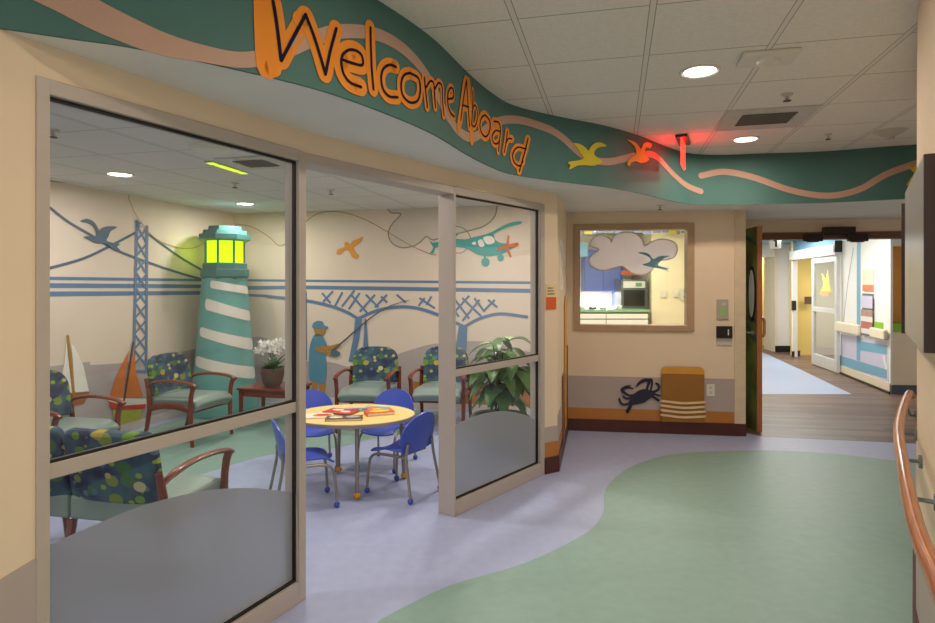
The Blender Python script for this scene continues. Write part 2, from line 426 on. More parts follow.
def thing(name, label, cat, loc=(0, 0, 0), rz=0.0, group=None):
    o = bpy.data.objects.new(name, None); COL.objects.link(o); o.empty_display_size = .1
    o.location = loc; o.rotation_euler = (0, 0, rz)
    return tag(o, label, cat, group)
def struct(o): return tag(o, kind='structure')
def copy_tree(o, parent=None):
    c = o.copy(); COL.objects.link(c); c.parent = parent
    for ch in list(o.children): copy_tree(ch, c)
    return c

def catmull(pts, n=6, closed=False):
    P = [Vector(p) for p in pts]; out = []
    m = len(P)
    if m < 3: return P
    for i in range(m if closed else m - 1):
        p1, p2 = P[i], P[(i + 1) % m]
        p0 = P[(i - 1) % m] if (closed or i > 0) else p1 + (p1 - p2)
        p3 = P[(i + 2) % m] if (closed or i < m - 2) else p2 + (p2 - p1)
        for k in range(n):
            t = k / n
            out.append(.5 * ((2 * p1) + (p2 - p0) * t + (2 * p0 - 5 * p1 + 4 * p2 - p3) * t * t + (3 * p1 - p0 - 3 * p2 + p3) * t ** 3))
    if not closed: out.append(P[-1])
    return out

# surfaces that carry flat things: (s, z) along the wall <-> place in the building
def ray(px, py):
    return Vector(((px - CX) / F, 1.0)), (HY - py) / F
class Wall:
    def __init__(w, p0, p1):
        w.o = Vector(p0); w.u = (Vector(p1) - w.o).normalized()
        n = Vector((-w.u.y, w.u.x)); w.n = n if n.dot(-w.o) > 0 else -n
    def uv(w, px, py):
        d, e = ray(px, py)
        det = d.x * (-w.u.y) + w.u.x * d.y
        t = (w.o.x * (-w.u.y) + w.u.x * w.o.y) / det
        p = d * t
        return Vector(((p - w.o).dot(w.u), CAMZ + e * t))
    def P(w, s, z, off=0.0):
        q = w.o + w.u * s + w.n * off
        return Vector((q.x, q.y, z))
class Ribbon:
    """an upright surface following a plan curve"""
    def __init__(w, pts):
        w.p = [Vector(p) for p in pts]; w.l = [0.0]
        for a, b in zip(w.p, w.p[1:]): w.l.append(w.l[-1] + (b - a).length)
        w.k = [p.x / p.y for p in w.p]
    def uv(w, px, py):
        d, e = ray(px, py)
        i = 0
        while i < len(w.k) - 2 and w.k[i + 1] < d.x: i += 1
        a, b = w.p[i], w.p[i + 1]; u = b - a
        # a + t u = r d
        det = u.x * (-d.y) + d.x * u.y
        t = (-a.x * (-d.y) - d.x * a.y) / det
        q = a + u * t
        return Vector((w.l[i] + t * u.length, CAMZ + e * q.y))
    def P(w, s, z, off=0.0):
        i = 0
        while i < len(w.l) - 2 and w.l[i + 1] < s: i += 1
        t = (s - w.l[i]) / (w.l[i + 1] - w.l[i])
        a, b = w.p[i], w.p[i + 1]
        def nn(j):
            j0, j1 = max(j - 1, 0), min(j + 1, len(w.p) - 1)
            d = (w.p[j1] - w.p[j0]).normalized(); return Vector((d.y, -d.x))
        n = (nn(i) * (1 - t) + nn(i + 1) * t).normalized()
        q = a + (b - a) * t + n * off
        return Vector((q.x, q.y, z))
def sheet_poly(mb, W_, uvs, th, off=0.001, mi=0):
    n = len(uvs)
    fr = [W_.P(u[0], u[1], off + th) for u in uvs]; bk = [W_.P(u[0], u[1], off) for u in uvs]
    fs = [tuple(range(n)), tuple(range(2 * n - 1, n - 1, -1))] + [(i, (i + 1) % n, n + (i + 1) % n, n + i) for i in range(n)]
    mb.add(fr + bk, fs, mi)
def poly_px(mb, W_, pts, th=.004, off=.001, mi=0, smooth=0):
    uvs = [W_.uv(*p) for p in pts]
    if smooth: uvs = catmull(uvs, smooth, True)
    sheet_poly(mb, W_, uvs, th, off, mi)
def stroke_uv(mb, W_, uvs, w, th=.004, off=.001, mi=0, caps=True):
    """w: full width in metres, or a list of widths per point"""
    P = [Vector(p) for p in uvs]
    Q = [P[0]]; ws = w if isinstance(w, (list, tuple)) else [w] * len(P); WW = [ws[0]]
    for p, x in zip(P[1:], ws[1:]):
        if (p - Q[-1]).length > 1e-5: Q.append(p); WW.append(x)
    P = Q; n = len(P); L = []; R = []
    for i in range(n):
        a = (P[i] - P[i - 1]).normalized() if i else (P[1] - P[0]).normalized()
        b = (P[i + 1] - P[i]).normalized() if i < n - 1 else a
        t = (a + b); t = t.normalized() if t.length > .2 else a
        nn = Vector((-t.y, t.x)); k = 1 / max(.45, abs(nn.dot(Vector((-a.y, a.x)))))
        k = min(k, 1.5)
        L.append(P[i] + nn * WW[i] / 2 * k); R.append(P[i] - nn * WW[i] / 2 * k)
    vs = []
    for i in range(n):
        vs += [W_.P(L[i][0], L[i][1], off + th), W_.P(R[i][0], R[i][1], off + th), W_.P(L[i][0], L[i][1], off), W_.P(R[i][0], R[i][1], off)]
    fs = []
    for i in range(n - 1):
        a = i * 4; b = a + 4
        fs += [(a, a + 1, b + 1, b), (a + 2, b + 2, b + 3, a + 3), (a, b, b + 2, a + 2), (a + 1, a + 3, b + 3, b + 1)]
    fs += [(0, 2, 3, 1), ((n - 1) * 4, (n - 1) * 4 + 1, (n - 1) * 4 + 3, (n - 1) * 4 + 2)]
    mb.add(vs, fs, mi)
    if caps:
        for p, x in ((P[0], WW[0]), (P[-1], WW[-1])):
            sheet_poly(mb, W_, [p + Vector((math.cos(k * PI / 6), math.sin(k * PI / 6))) * x / 2 for k in range(12)], th, off, mi)
def stroke_px(mb, W_, pts, w, th=.004, off=.001, mi=0, smooth=5, caps=True):
    uvs = [W_.uv(*p) for p in pts]
    ws = w
    if smooth and len(pts) > 2:
        n0 = len(uvs)
        if isinstance(w, (list, tuple)):
            c = catmull([Vector((u[0], u[1], x)) for u, x in zip(uvs, w)], smooth)
            uvs = [Vector((q[0], q[1])) for q in c]; ws = [q[2] for q in c]
        else: uvs = catmull(uvs, smooth)
    stroke_uv(mb, W_, uvs, ws, th, off, mi, caps)
def crop(ox, oy, k):
    return lambda pts: [(ox + x / k, oy + y / k) for x, y in pts]

# ------------------------------------------------------------------ plan of the place
SOF, HC, RC = 2.275, 2.74, 2.46
P_1, P0, P1, P2, P3, P4, P5, P6, P7 = [Vector(p) for p in ((-2.32, -1.0), (-1.325, 1.87), (-.792, 2.972), (-.095, 4.005), (.616, 4.912), (.735, 4.99), (1.042, 6.39), (2.79, 6.14), (2.95, 7.22))]
P8 = Vector((7.2, 6.62))
C0 = Vector((-3.11, 8.10))                      # far corner of the play room
LW = C0 - GA * 7.6                              # near end of its left wall
BW = C0 + GB * 4.45
BAND = [(-2.3, 1.45), (-1.75, 1.58), (-1.359, 1.773), (-1.204, 1.848), (-1.044, 1.926), (-.792, 2.124), (-.561, 2.351), (-.36, 2.66), (-.177, 3.02), (-.009, 3.496),
        (.14, 3.86), (.317, 4.154), (.672, 4.43), (1.03, 4.66), (1.389, 4.98), (1.782, 5.42), (2.06, 5.66), (2.37, 5.73), (2.72, 5.667), (3.27, 5.57), (3.82, 5.328), (4.6, 5.1), (7.2, 4.6)]
band = Ribbon([tuple(p) for p in catmull(BAND, 6)])
RW = [(3.05, 4.00), (2.78, 3.77), (2.42, 3.285), (1.97, 2.67), (1.55, 2.0), (1.30, 1.6), (1.13, 1.2), (1.07, .8), (1.20, -1.0)]   # right wall, far to near

# floors
o = MB().prism([(-8, -3), (8, -3), (8, 8), (-8, 8.6), (-8, 8)], -.08, 0).build('floor', M_lav); struct(o)
def floor_pt(px, py):
    d, e = ray(px, py); t = CAMZ / -e; return (d.x * t, t)
gpx = [(894, 460.5), (834.5, 454), (774.5, 450.6), (706, 451.5), (663, 456), (629, 468), (610, 483), (604, 495.6), (603.5, 510.5), (595, 525.5), (578, 538), (535, 559), (500, 571), (454, 584), (420, 599), (380, 620)]
gp = [floor_pt(*p) for p in gpx]
gp = [tuple(p) for p in catmull([Vector(p) for p in gp], 5)]
gp = [(6.5, 4.6), (4.4, 5.16)] + gp + [(-.6, 2.3), (-.9, 1.9), (-1.25, 1.2), (-1.5, -.5), (-1.5, -2.5), (6.5, -2.5)]
o = MB().prism(gp, -.05, .0012).build('floor_inlay', M_green); struct(o)
rp = [floor_pt(*p) for p in ((150, 492), (212, 471), (268, 455), (305, 452), (340, 447), (377, 438), (420, 431))]
rp = [tuple(p) for p in catmull([Vector(p) for p in rp], 5)]
rpoly = rp + [(-.2, 7.3), (-3.0, 7.95), (-4.2, 3.4)]
o = MB().prism(rpoly, -.05, .0012).build('floor_inlay', M_green); struct(o)
wd = [floor_pt(764, 436.6), floor_pt(916, 443.6)]
o = MB().prism([wd[0], wd[1], (7.2, 5.3), (10.5, 9), (10.5, 17), (2.6, 17), (2.6, 6.6)], -.05, .0012).build('floor_boards', M_plank); struct(o)
o = MB().prism([floor_pt(851.6, 394.3), floor_pt(800, 369.5), floor_pt(762, 352), (5.2, 13.0), (3.7, 8.6), floor_pt(762, 394.3)], -.05, .0024).build('floor_inlay', M_palefloor); struct(o)

# ceilings
o = MB().prism([(-2.6, -3), (7.2, -3), (7.2, 7), (-2.6, 7)], HC, HC + .06).build('ceiling', M_halltile); struct(o)
bp = [tuple(p) for p in band.p]
sof = bp + [(7.2, 6.75), (P7.x, P7.y + .06), (P6.x, P6.y + .05), (P5.x, P5.y + .05), (P4.x, P4.y + .05), tuple(P3), tuple(P2), tuple(P1), tuple(P0), (-2.3, 1.0)]
o = MB().prism(sof, SOF, HC - .002).build('ceiling_soffit', M_soffit); struct(o)
rc = [tuple(LW), tuple(C0), tuple(BW), (P5.x - .05, P5.y + .05), (P4.x - .08, P4.y + .04), (P3.x - .08, P3.y + .06), (P2.x - .08, P2.y + .05), (P1.x - .08, P1.y + .05), (P0.x - .08, P0.y + .05), (P_1.x - .08, P_1.y)]
o = MB().prism(rc, RC, RC + .05).build('ceiling_play_room', M_roomtile); struct(o)
o = MB().prism([(2.95, 7.3), (10.5, 6.6), (10.5, 17), (2.6, 17)], 2.44, 2.5, 0).build('ceiling_corridor', M_bluesoffit); struct(o)
o = MB().prism([(P5.x, P5.y + .15), (2.8, 6.3), (2.95, 7.3), (4.0, 11.2), (1.1, 11.4)], 2.6, 2.66).build('ceiling_station', M_whitetile); struct(o)

def wall_run(name, pts, thick, z0, z1, m, side=1):
    """a run of wall through plan points; thick to the left (side=1) or right (-1)"""
    P = [Vector(p) for p in pts]; off = []
    for i in range(len(P)):
        ds = []
        if i: ds.append((P[i] - P[i - 1]).normalized())
        if i < len(P) - 1: ds.append((P[i + 1] - P[i]).normalized())
        ns = [Vector((-d.y, d.x)) for d in ds]; n = sum(ns, Vector((0, 0))); n.normalize(); n /= max(.4, n.dot(ns[0]))
        off.append(P[i] + n * thick * side)
    mb = MB()
    for i in range(len(P) - 1):
        mb.prism([tuple(P[i]), tuple(P[i + 1]), tuple(off[i + 1]), tuple(off[i])], z0, z1)
    return mb.build(name, m)
TH = .12
HEAD = 2.17
struct(wall_run('wall_left', [P_1, P0], TH, 0, HC, M_hallwall))
struct(wall_run('wall_storefront', [P0, P1, P2, P3], TH, HEAD, HC, M_hallwall))
struct(wall_run('wall_pier', [P3, P4, P5], TH, 0, HC, M_hallwall))
# window wall with its opening
WB = Wall(P5, P6)
wl, wt = WB.uv(576.5, 227.5); wr, wb = WB.uv(691, 328.5)
Lb = (P6 - P5).length
mb = MB()
def seg(a, b, z0, z1): mb.beam(tuple(WB.o + WB.u * a), tuple(WB.o + WB.u * b), .14, z0, z1, 0, .07)
seg(-.02, wl, 0, HC); seg(wr, Lb, 0, HC); seg(wl, wr, 0, wb); seg(wl, wr, wt, HC)
struct(mb.build('wall_back', M_hallwall))
struct(wall_run('wall_door_return', [P6, P7], .12, 0, HC, M_hallwall))
struct(wall_run('wall_door_head', [P7, P8], .16, 2.09, HC, M_hallwall))
struct(wall_run('wall_right', RW, .14, 0, HC, M_hallwall, side=1))
struct(wall_run('wall_right_far', [(3.05, 4.0), (7.2, 4.35)], .12, 0, HC, M_hallwall, side=-1))
# play room walls
struct(wall_run('wall_play_room_left', [LW, C0], .12, 0, RC + .05, M_roomwall))
struct(wall_run('wall_play_room_back', [C0, BW], .12, 0, RC + .05, M_roomwall))
struct(wall_run('wall_play_room_right', [(P5.x - .09, P5.y + .02), (1.20, 7.20)], .10, 0, RC + .05, M_roomwall, side=-1))
WL = Wall(LW, C0); WK = Wall(C0, BW)

# waist bands and baseboards
def strip(name, W_, px_pts_top, z_bot, m, th=.004, off=.0005):
    mb = MB(); top = [W_.uv(*p) for p in px_pts_top]
    poly = top + [Vector((top[-1][0], z_bot)), Vector((top[0][0], z_bot))]
    sheet_poly(mb, W_, poly, th, off)
    return struct(mb.build(name, m))
def strip_uv(name, W_, s0, s1, z0, z1, m, th=.004, off=.0005):
    mb = MB(); sheet_poly(mb, W_, [(s0, z0), (s1, z0), (s1, z1), (s0, z1)], th, off); return struct(mb.build(name, m))
strip_uv('trim_1', WB, .0, Lb - .07, .24, .572, M_wains)
strip_uv('trim_2', WB, .0, Lb - .07, .12, .24, M_orangeband)
strip_uv('baseboard_back', WB, .0, Lb + .01, 0, .125, M_base, .018)
WS = Wall(P4, P5); Ls = (P5 - P4).length
strip_uv('trim_3', WS, .0, Ls, .24, .45, M_wains)
strip_uv('trim_4', WS, .0, Ls, .12, .24, M_orangeband)
strip_uv('baseboard_side', WS, -.01, Ls, 0, .125, M_base, .018)
WP = Wall(P3, P4); Lp = (P4 - P3).length
strip_uv('trim_5', WP, .0, Lp, .25, .374, M_wains)
strip_uv('trim_6', WP, .0, Lp, .126, .25, M_orangeband)
strip_uv('baseboard_pier', WP, .0, Lp + .005, 0, .13, M_base, .018)
WLE = Wall(P_1, P0)
mb = MB(); Lf = (P0 - P_1).length
sheet_poly(mb, WLE, [(0, .12), (Lf, .12), (Lf, .69), (Lf - .35, .63), (Lf - 1.0, .55), (0, .5)], .004, .0005)
struct(mb.build('trim_7', M_wains))
strip_uv('baseboard_left', WLE, 0, Lf, 0, .12, M_base, .018)
WD = Wall(P6, P7)
strip_uv('baseboard_return', WD, -.015, (P7 - P6).length, 0, .125, M_base, .018)
mb = MB()
for i in range(len(RW) - 1): mb.beam(RW[i], RW[i + 1], .02, 0, .11, 0, -.008)
struct(mb.build('baseboard_right', M_base))
mb = MB()
for i in range(len(RW) - 1): mb.beam(RW[i], RW[i + 1], .004, .11, .57, 0, -.003)
struct(mb.build('trim_8', M_wains))
# corner post at the end of the window wall
c = P6 + WB.u * -.06
mb = MB(); mb.beam(tuple(P6 - WB.u * .10), tuple(P6 + WB.u * .006), .10, .125, SOF, 0, .035)
struct(mb.build('trim_9', mat('corner_post_paint', (214, 196, 168), .6)))

# teal fascia of the soffit
mb = MB()
pts = band.p
vs = []; fs = []
n = len(pts)
for i in range(n):
    s = band.l[i]
    for z, off in ((SOF - .004, .012), (HC, .012), (HC, 0), (SOF - .004, 0)): vs.append(band.P(s, z, off))
for i in range(n - 1):
    for k in range(4): fs.append((i * 4 + k, i * 4 + (k + 1) % 4, i * 4 + 4 + (k + 1) % 4, i * 4 + 4 + k))
fs += [(0, 1, 2, 3), tuple((n - 1) * 4 + k for k in (3, 2, 1, 0))]
mb.add(vs, fs); fascia = mb.build('trim_10', M_teal, smooth=True); struct(fascia)
BO = .012
mb = MB()
stroke_px(mb, band, [(20, -22), (65, 0), (111, 24), (157.5, 43.8), (198.6, 54), (240, 61), (275, 55), (308, 41), (336, 32.5), (370, 34), (394, 44.5), (414.6, 63), (432, 89), (445, 116), (459, 133.5),
                     (473, 137), (493, 123), (514, 120), (541, 127), (560, 137), (584, 157), (607, 162), (635, 156), (653.6, 156), (672, 174.5), (686, 186), (700, 191.7)], [.095, .095, .09, .078, .058] + [.054] * 22, .003, BO, 0, 6)
struct(mb.build('trim_11', M_ribbon))
mb = MB()
stroke_px(mb, band, [(700, 176), (723, 172), (751, 177), (788.5, 190), (825.7, 196), (858, 190), (886, 174.5), (920, 162)], .056, .003, BO, 0, 6)
struct(mb.build('trim_12', M_ribbon))

# thin ceiling edge along the fascia
# ------------------------------------------------------------------ the storefront glazing
def glazing(name, a, b, right_end=False, rail=(.915, .965), frost_px=(), jl=.05, jr=.05, D=.085, DL=None):
    root = bpy.data.objects.new(name, None); COL.objects.link(root); root.location = (a.x, a.y, 0); struct(root)
    W_ = Wall(a, b); L = (b - a).length
    u = W_.u; nin = -W_.n                            # into the play room
    def bx(m, s0, s1, d0, d1, z0, z1):
        q = [W_.o + u * s0 + nin * d0, W_.o + u * s1 + nin * d0, W_.o + u * s1 + nin * d1, W_.o + u * s0 + nin * d1]
        m.prism([(p.x, p.y) for p in q], z0, z1)
    fw = .05
    f = MB()
    DL = DL or D
    bx(f, 0, jl, -.008, DL, 0, HEAD); bx(f, L - jr, L, -.008, D, 0, HEAD)
    bx(f, jl, L - jr, -.008, D, HEAD - fw, HEAD)
    bx(f, jl, L - jr, -.008, D, 0, .10)
    f.build('window_frame', M_frame, root, True, bevel=.004)
    r = MB(); bx(r, jl, L - jr, .006, D - .01, *rail)
    r.build('mid_rail', M_frame, root, True, bevel=.004)
    g = MB(); gk = MB()
    c0, c1 = D * .42 - .003, D * .42 + .003
    for z0, z1 in ((.10, rail[0]), (rail[1], HEAD - fw)):
        bx(g, jl, L - jr, c0, c1, z0, z1)
        for e0, e1 in ((.012, c0 - .002),):
            bx(gk, L - jr - .010, L - jr, e0, e1, z0, z1)
            bx(gk, jl, jl + .006, e0, e1, z0, z1)
            bx(gk, jl + .006, L - jr - .010, e0, e1, z1 - .010 if z1 > 1.5 else z0, z1 if z1 > 1.5 else z0 + .010)
            if z0 > .5: bx(gk, jl + .006, L - jr - .010, e0, e1, z0, z0 + .010)
    g.build('glass_pane', M_glass, root, True)
    gk.build('gasket', M_gasket, root, True)
    Wg = Wall(a + nin * (c0 - .002), b + nin * (c0 - .002))
    top = catmull([Wg.uv(*p) for p in frost_px], 5)
    top = [Vector((min(max(t[0], jl), L - jr), t[1])) for t in top]
    fm = MB()
    s0, s1 = jl, L - jr
    poly = [Vector((s0, top[0][1]))] + top + [Vector((s1, top[-1][1])), Vector((s1, .10)), Vector((s0, .10))]
    q = [poly[0]]
    for p in poly[1:]:
        if (p - q[-1]).length > 1e-4: q.append(p)
    sheet_poly(fm, Wg, q, .0015, .0)
    fm.build('frosted_film', M_frost, root, True)
    return root
glazing('window_1', P0, P1, frost_px=((53.7, 543), (89.5, 527), (143, 505.6), (197, 492), (229, 488.4), (257.7, 488.4), (290, 492)), jl=.038, jr=.05, D=.08)
glazing('window_2', P2, P3, frost_px=((454.7, 424.8), (479.7, 414.5), (503.7, 411), (524, 414.5), (536, 420.5)), jl=.022, jr=.07, D=.085, DL=TH + .008)
# head of the open doorway between the two glazed panels
W12 = Wall(P1, P2); L12 = (P2 - P1).length
mb = MB()
q = [W12.o + W12.u * s - W12.n * d for s, d in ((0, -.008), (L12, -.008), (L12, TH + .008), (0, TH + .008))]
mb.prism([(p.x, p.y) for p in q], HEAD - .05, HEAD)
struct(mb.build('trim_13', M_frame, bevel=.004))

# ------------------------------------------------------------------ window into the station (window_3)
root = bpy.data.objects.new('window_3', None); COL.objects.link(root); root.location = WB.P((wl + wr) / 2, wb); struct(root)
f = MB()
def wbx(m, s0, s1, z0, z1, d0, d1):
    q = [WB.o + WB.u * s + (-WB.n) * d for s, d in ((s0, d0), (s1, d0), (s1, d1), (s0, d1))]
    m.prism([(p.x, p.y) for p in q], z0, z1)
for (s0, s1, z0, z1) in ((wl - .03, wl + .035, wb - .03, wt + .03), (wr - .035, wr + .03, wb - .03, wt + .03), (wl + .035, wr - .035, wt - .03, wt + .03), (wl + .035, wr - .035, wb - .03, wb + .03)):
    wbx(f, s0, s1, z0, z1, -.02, .155)
f.build('window_frame', mat('tan_window_frame', (176, 146, 116), .45), root, True, bevel=.003)
g = MB(); wbx(g, wl + .03, wr - .03, wb + .02, wt - .02, .07, .076); g.build('glass_pane', M_glass, root, True)
WG = Wall(P5 - WB.n * .066, P6 - WB.n * .066)
cr_ = crop(570, 215, 5.19)
root = thing('cloud_decal', 'large pale cloud decal on the back window glass with a small blue bird', 'decal', WG.P(wl + .6, 1.75))
def ring_outline(mb, W_, pts, w, th, off): stroke_uv(mb, W_, pts + [pts[0]], w, th, off, 0, False)
cloud = cr_([(105, 160), (118, 122), (160, 104), (205, 122), (215, 140), (228, 108), (270, 90), (330, 92), (372, 125), (388, 160), (430, 135), (490, 125), (545, 145), (556, 185), (535, 222), (480, 235), (440, 240),
             (430, 280), (390, 308), (330, 305), (290, 280), (270, 265), (230, 275), (170, 288), (115, 268), (98, 235), (118, 200), (150, 178)])
mb = MB(); uv = catmull([WG.uv(*p) for p in cloud], 4, True); sheet_poly(mb, WG, uv, .002, .0005)
mb.build('cloud_shape', film_mat('cloud_decal_pale', (240, 236, 240)), root, True)
mb = MB(); ring_outline(mb, WG, uv, .012, .001, .0025); mb.build('cloud_outline', film_mat('cloud_decal_edge', (206, 196, 196)), root, True)
mb = MB(); poly_px(mb, WG, cr_([(352, 196), (385, 194), (412, 205), (430, 228), (448, 222), (470, 212), (518, 212), (490, 224), (470, 240), (458, 262), (515, 278), (500, 282), (515, 296), (490, 284), (430, 272), (375, 258), (408, 246), (418, 232), (400, 212)]), .001, .003, 0, 3)
mb.build('bird_shape', film_mat('bird_decal_blue', (150, 190, 206)), root, True)

# ------------------------------------------------------------------ sign lettering on the fascia
k2 = crop(240, 0, 2.922); kA = crop(250, 0, 6.23); kB = crop(330, 20, 5.93); kC = crop(445, 70, 5.663)
LET = [
 ('W', kA, [[(130, 20), (150, 140), (165, 260), (180, 385)], [(180, 385), (330, 100)], [(330, 100), (390, 260), (452, 468)], [(452, 468), (480, 330), (518, 185)]], .0105, .066, 'navy letter W on a tall orange shape, first on the teal fascia'),
 ('e', kB, [[(52, 240), (110, 260), (170, 272), (172, 225), (145, 192), (100, 182), (62, 205), (48, 250), (60, 320), (100, 375), (165, 402)]], .0095, .075, 'navy letter e on orange between the W and the l'),
 ('l', kB, [[(220, 50), (222, 160), (228, 300), (238, 415)]], .010, .062, 'navy letter l on an orange bar, third on the fascia'),
 ('c', kB, [[(372, 282), (335, 270), (300, 290), (284, 340), (294, 410), (330, 455), (382, 462)]], .0095, .062, 'navy letter c on orange before the round o of Welcome'),
 ('o', kB, [[(455, 318), (420, 330), (402, 380), (412, 450), (455, 492), (500, 480), (516, 420), (505, 350), (455, 318)]], .0095, .056, 'navy round letter o on orange in Welcome'),
 ('m', kB, [[(540, 345), (548, 430), (558, 520)], [(552, 400), (575, 365), (595, 380), (600, 450), (606, 520)], [(602, 410), (625, 375), (645, 400), (648, 480), (656, 568)]], .009, .044, 'navy letter m on orange in Welcome'),
 ('e', kB, [[(680, 470), (712, 462), (712, 415), (695, 405), (680, 440), (680, 500), (695, 550), (718, 575)]], .009, .046, 'narrow navy letter e on orange, last of Welcome'),
 ('A', kC, [[(104, 60), (88, 160), (72, 285)], [(104, 60), (112, 180), (122, 320)], [(80, 200), (118, 212)]], .0085, .060, 'tall narrow navy letter A on orange, first of Aboard'),
 ('b', kC, [[(142, 120), (140, 210), (134, 310)], [(136, 240), (150, 200), (166, 230), (164, 290), (150, 322), (134, 310)]], .0085, .045, 'navy letter b on orange after the A'),
 ('o', kC, [[(212, 255), (190, 275), (182, 320), (196, 365), (218, 378), (238, 345), (238, 290), (212, 255)]], .0085, .060, 'navy small letter o on orange in Aboard'),
 ('a', kC, [[(262, 292), (290, 300), (300, 340), (294, 400), (288, 460)], [(298, 350), (272, 345), (252, 375), (258, 410), (278, 420), (296, 400)]], .0085, .055, 'navy letter a on orange between the o and the r'),
 ('r', kC, [[(340, 352), (332, 410), (322, 466)], [(332, 415), (345, 392), (366, 392)]], .0085, .055, 'navy letter r on orange before the last d'),
 ('d', kC, [[(460, 390), (440, 470), (410, 575)], [(448, 450), (400, 440), (372, 475), (378, 520), (410, 545), (430, 520)]], .0085, .052, 'navy letter d on orange, last of the Aboard lettering'),
]
for i, (ch, fn, strokes, w, bw, lab) in enumerate(LET):
    c0 = band.uv(*fn(strokes[0])[0]); root = thing('sign_letter', lab, 'letter', band.P(c0[0], SOF + .05, .02), 0, None)
    mb = MB(); off = BO + .0032 + (i % 3) * .0006
    extra = []
    if i == 0: extra = [[(90, -40), (98, 140), (110, 300), (130, 400)], [(66, -40), (72, 200), (86, 420), (130, 430)], [(300, 130), (330, 120), (345, 140)]]
    if i == 7: extra = [[(118, 70), (122, 200), (134, 320), (136, 400)], [(96, 80), (80, 200), (62, 325)]]
    if i == 3: extra = []
    for j_, st in enumerate(strokes + extra): stroke_px(mb, band, fn(st), bw, .0008, off + j_ * .00018, 0, 5)
    mb.build('backing', M_orange, root, True)
    mb = MB()
    for st in strokes: stroke_px(mb, band, fn(st), w * 1.22, .001, BO + .0064, 0, 6)
    mb.build('letter_stroke', M_navy, root, True)

# gulls on the fascia
k5 = crop(560, 100, 5.825)
def wall_shape(name, label, cat, W_, pts, m, th=.004, off=.001, sm=3, group=None):
    mb = MB(); poly_px(mb, W_, pts, th, off, 0, sm); return tag(mb.build(name, m), label, cat, group)
wall_shape('painted_gull', 'yellow-green gull cut-out on the teal fascia right of the lettering', 'bird', band,
           k5([(40, 405), (50, 385), (32, 365), (70, 358), (115, 350), (125, 335), (105, 310), (90, 280), (65, 255), (100, 258), (135, 278), (155, 300), (165, 280), (190, 255), (225, 250), (260, 272), (215, 278), (190, 300), (190, 325), (222, 348), (235, 362), (190, 385), (140, 382), (90, 385), (60, 400)]), M_gold, .005, BO + .005, 2)
wall_shape('painted_gull', 'small orange-yellow gull cut-out on the fascia beside the red exit sign', 'bird', band,
           k5([(378, 378), (392, 345), (420, 325), (432, 310), (420, 270), (378, 235), (405, 240), (435, 258), (458, 290), (470, 262), (490, 248), (520, 258), (512, 282), (490, 275), (478, 300), (482, 325), (505, 345), (490, 362), (455, 370), (430, 358), (400, 368), (395, 385)]), M_goldo, .005, BO + .005, 2)
k6 = crop(500, 0, 2.149)
wall_shape('painted_gull', 'yellow-green gull cut-out at the right end of the teal fascia', 'bird', band,
           k6([(870, 355), (885, 362), (895, 350), (915, 345), (905, 360), (900, 372), (915, 380), (900, 392), (885, 395), (872, 400), (880, 385), (888, 372)]), M_gold, .005, BO + .005, 2)

# ------------------------------------------------------------------ ceiling fittings
def ceil_pt(px, py, H):
    d, e = ray(px, py); t = (H - CAMZ) / e; return d.x * t, t
def downlight(x, y, z, label, group):
    r = thing('ceiling_light', label, 'light', (x, y, z), 0, group)
    MB().lathe([(.088, -.004), (.088, 0.0), (.112, 0.0), (.112, -.006), (.100, -.010), (.088, -.004)]).build('trim_ring', M_fixture, r, smooth=True)
    MB().lathe([(.001, -.0045), (.086, -.0045), (.086, -.001), (.001, -.001)]).build('lens', M_lightdisc, r)
hl = ['round recessed light glowing in the hall ceiling, the nearer and larger one', 'round recessed light in the hall ceiling beyond the air vent',
      'recessed hall light above the storefront, nearer the camera', 'recessed hall light behind the camera on the left', 'recessed hall light behind the camera on the right']
for (x, y), l in zip(HALL_LIGHTS, hl): downlight(x, y, HC, l, 'recessed hall ceiling lights')
rl = ['round recessed light in the play room ceiling above the bridge mural', 'round recessed light in the play room ceiling in front of the lighthouse',
      'added unseen play room light above the chairs nearest the glass', 'added unseen play room light over the activity table', 'added unseen play room light near the potted plant side', 'added unseen play room light next to the back wall on the right']
for (x, y), l in zip(ROOM_LIGHTS, rl): downlight(x, y, RC, l, 'recessed play room ceiling lights')
def sprinkler(px, py, H, label, s=1.0):
    x, y = ceil_pt(px, py, H)
    r = thing('sprinkler_head', label, 'sprinkler', (x, y, H))
    MB().lathe([(.036 * s, 0), (.036 * s, -.006), (.02 * s, -.012), (.009, -.012), (.009, -.022), (.014, -.024), (.014, -.030), (.004, -.032)]).build('escutcheon', M_ventgrey, r, smooth=True)
    MB().lathe([(.003, -.032), (.003, -.042), (.024 * s, -.042), (.024 * s, -.046), (.003, -.046)]).build('deflector', M_ventdark, r)
sprinkler(787, 94, HC, 'sprinkler head hanging from the hall ceiling before the air vent')
sprinkler(828, 134, HC, 'flush sprinkler cap low on the hall ceiling right of the vent', .8)
sprinkler(660, 205, SOF, 'sprinkler head under the pale soffit above the back window', .8)
sprinkler(53, 130, RC, 'sprinkler head at the left end of the play room ceiling')
sprinkler(235, 183, RC, 'sprinkler head in the play room ceiling above the lighthouse')
sprinkler(331, 190, RC, 'sprinkler head in the play room ceiling seen through the doorway')
grz = -math.atan2(.2351, .972)
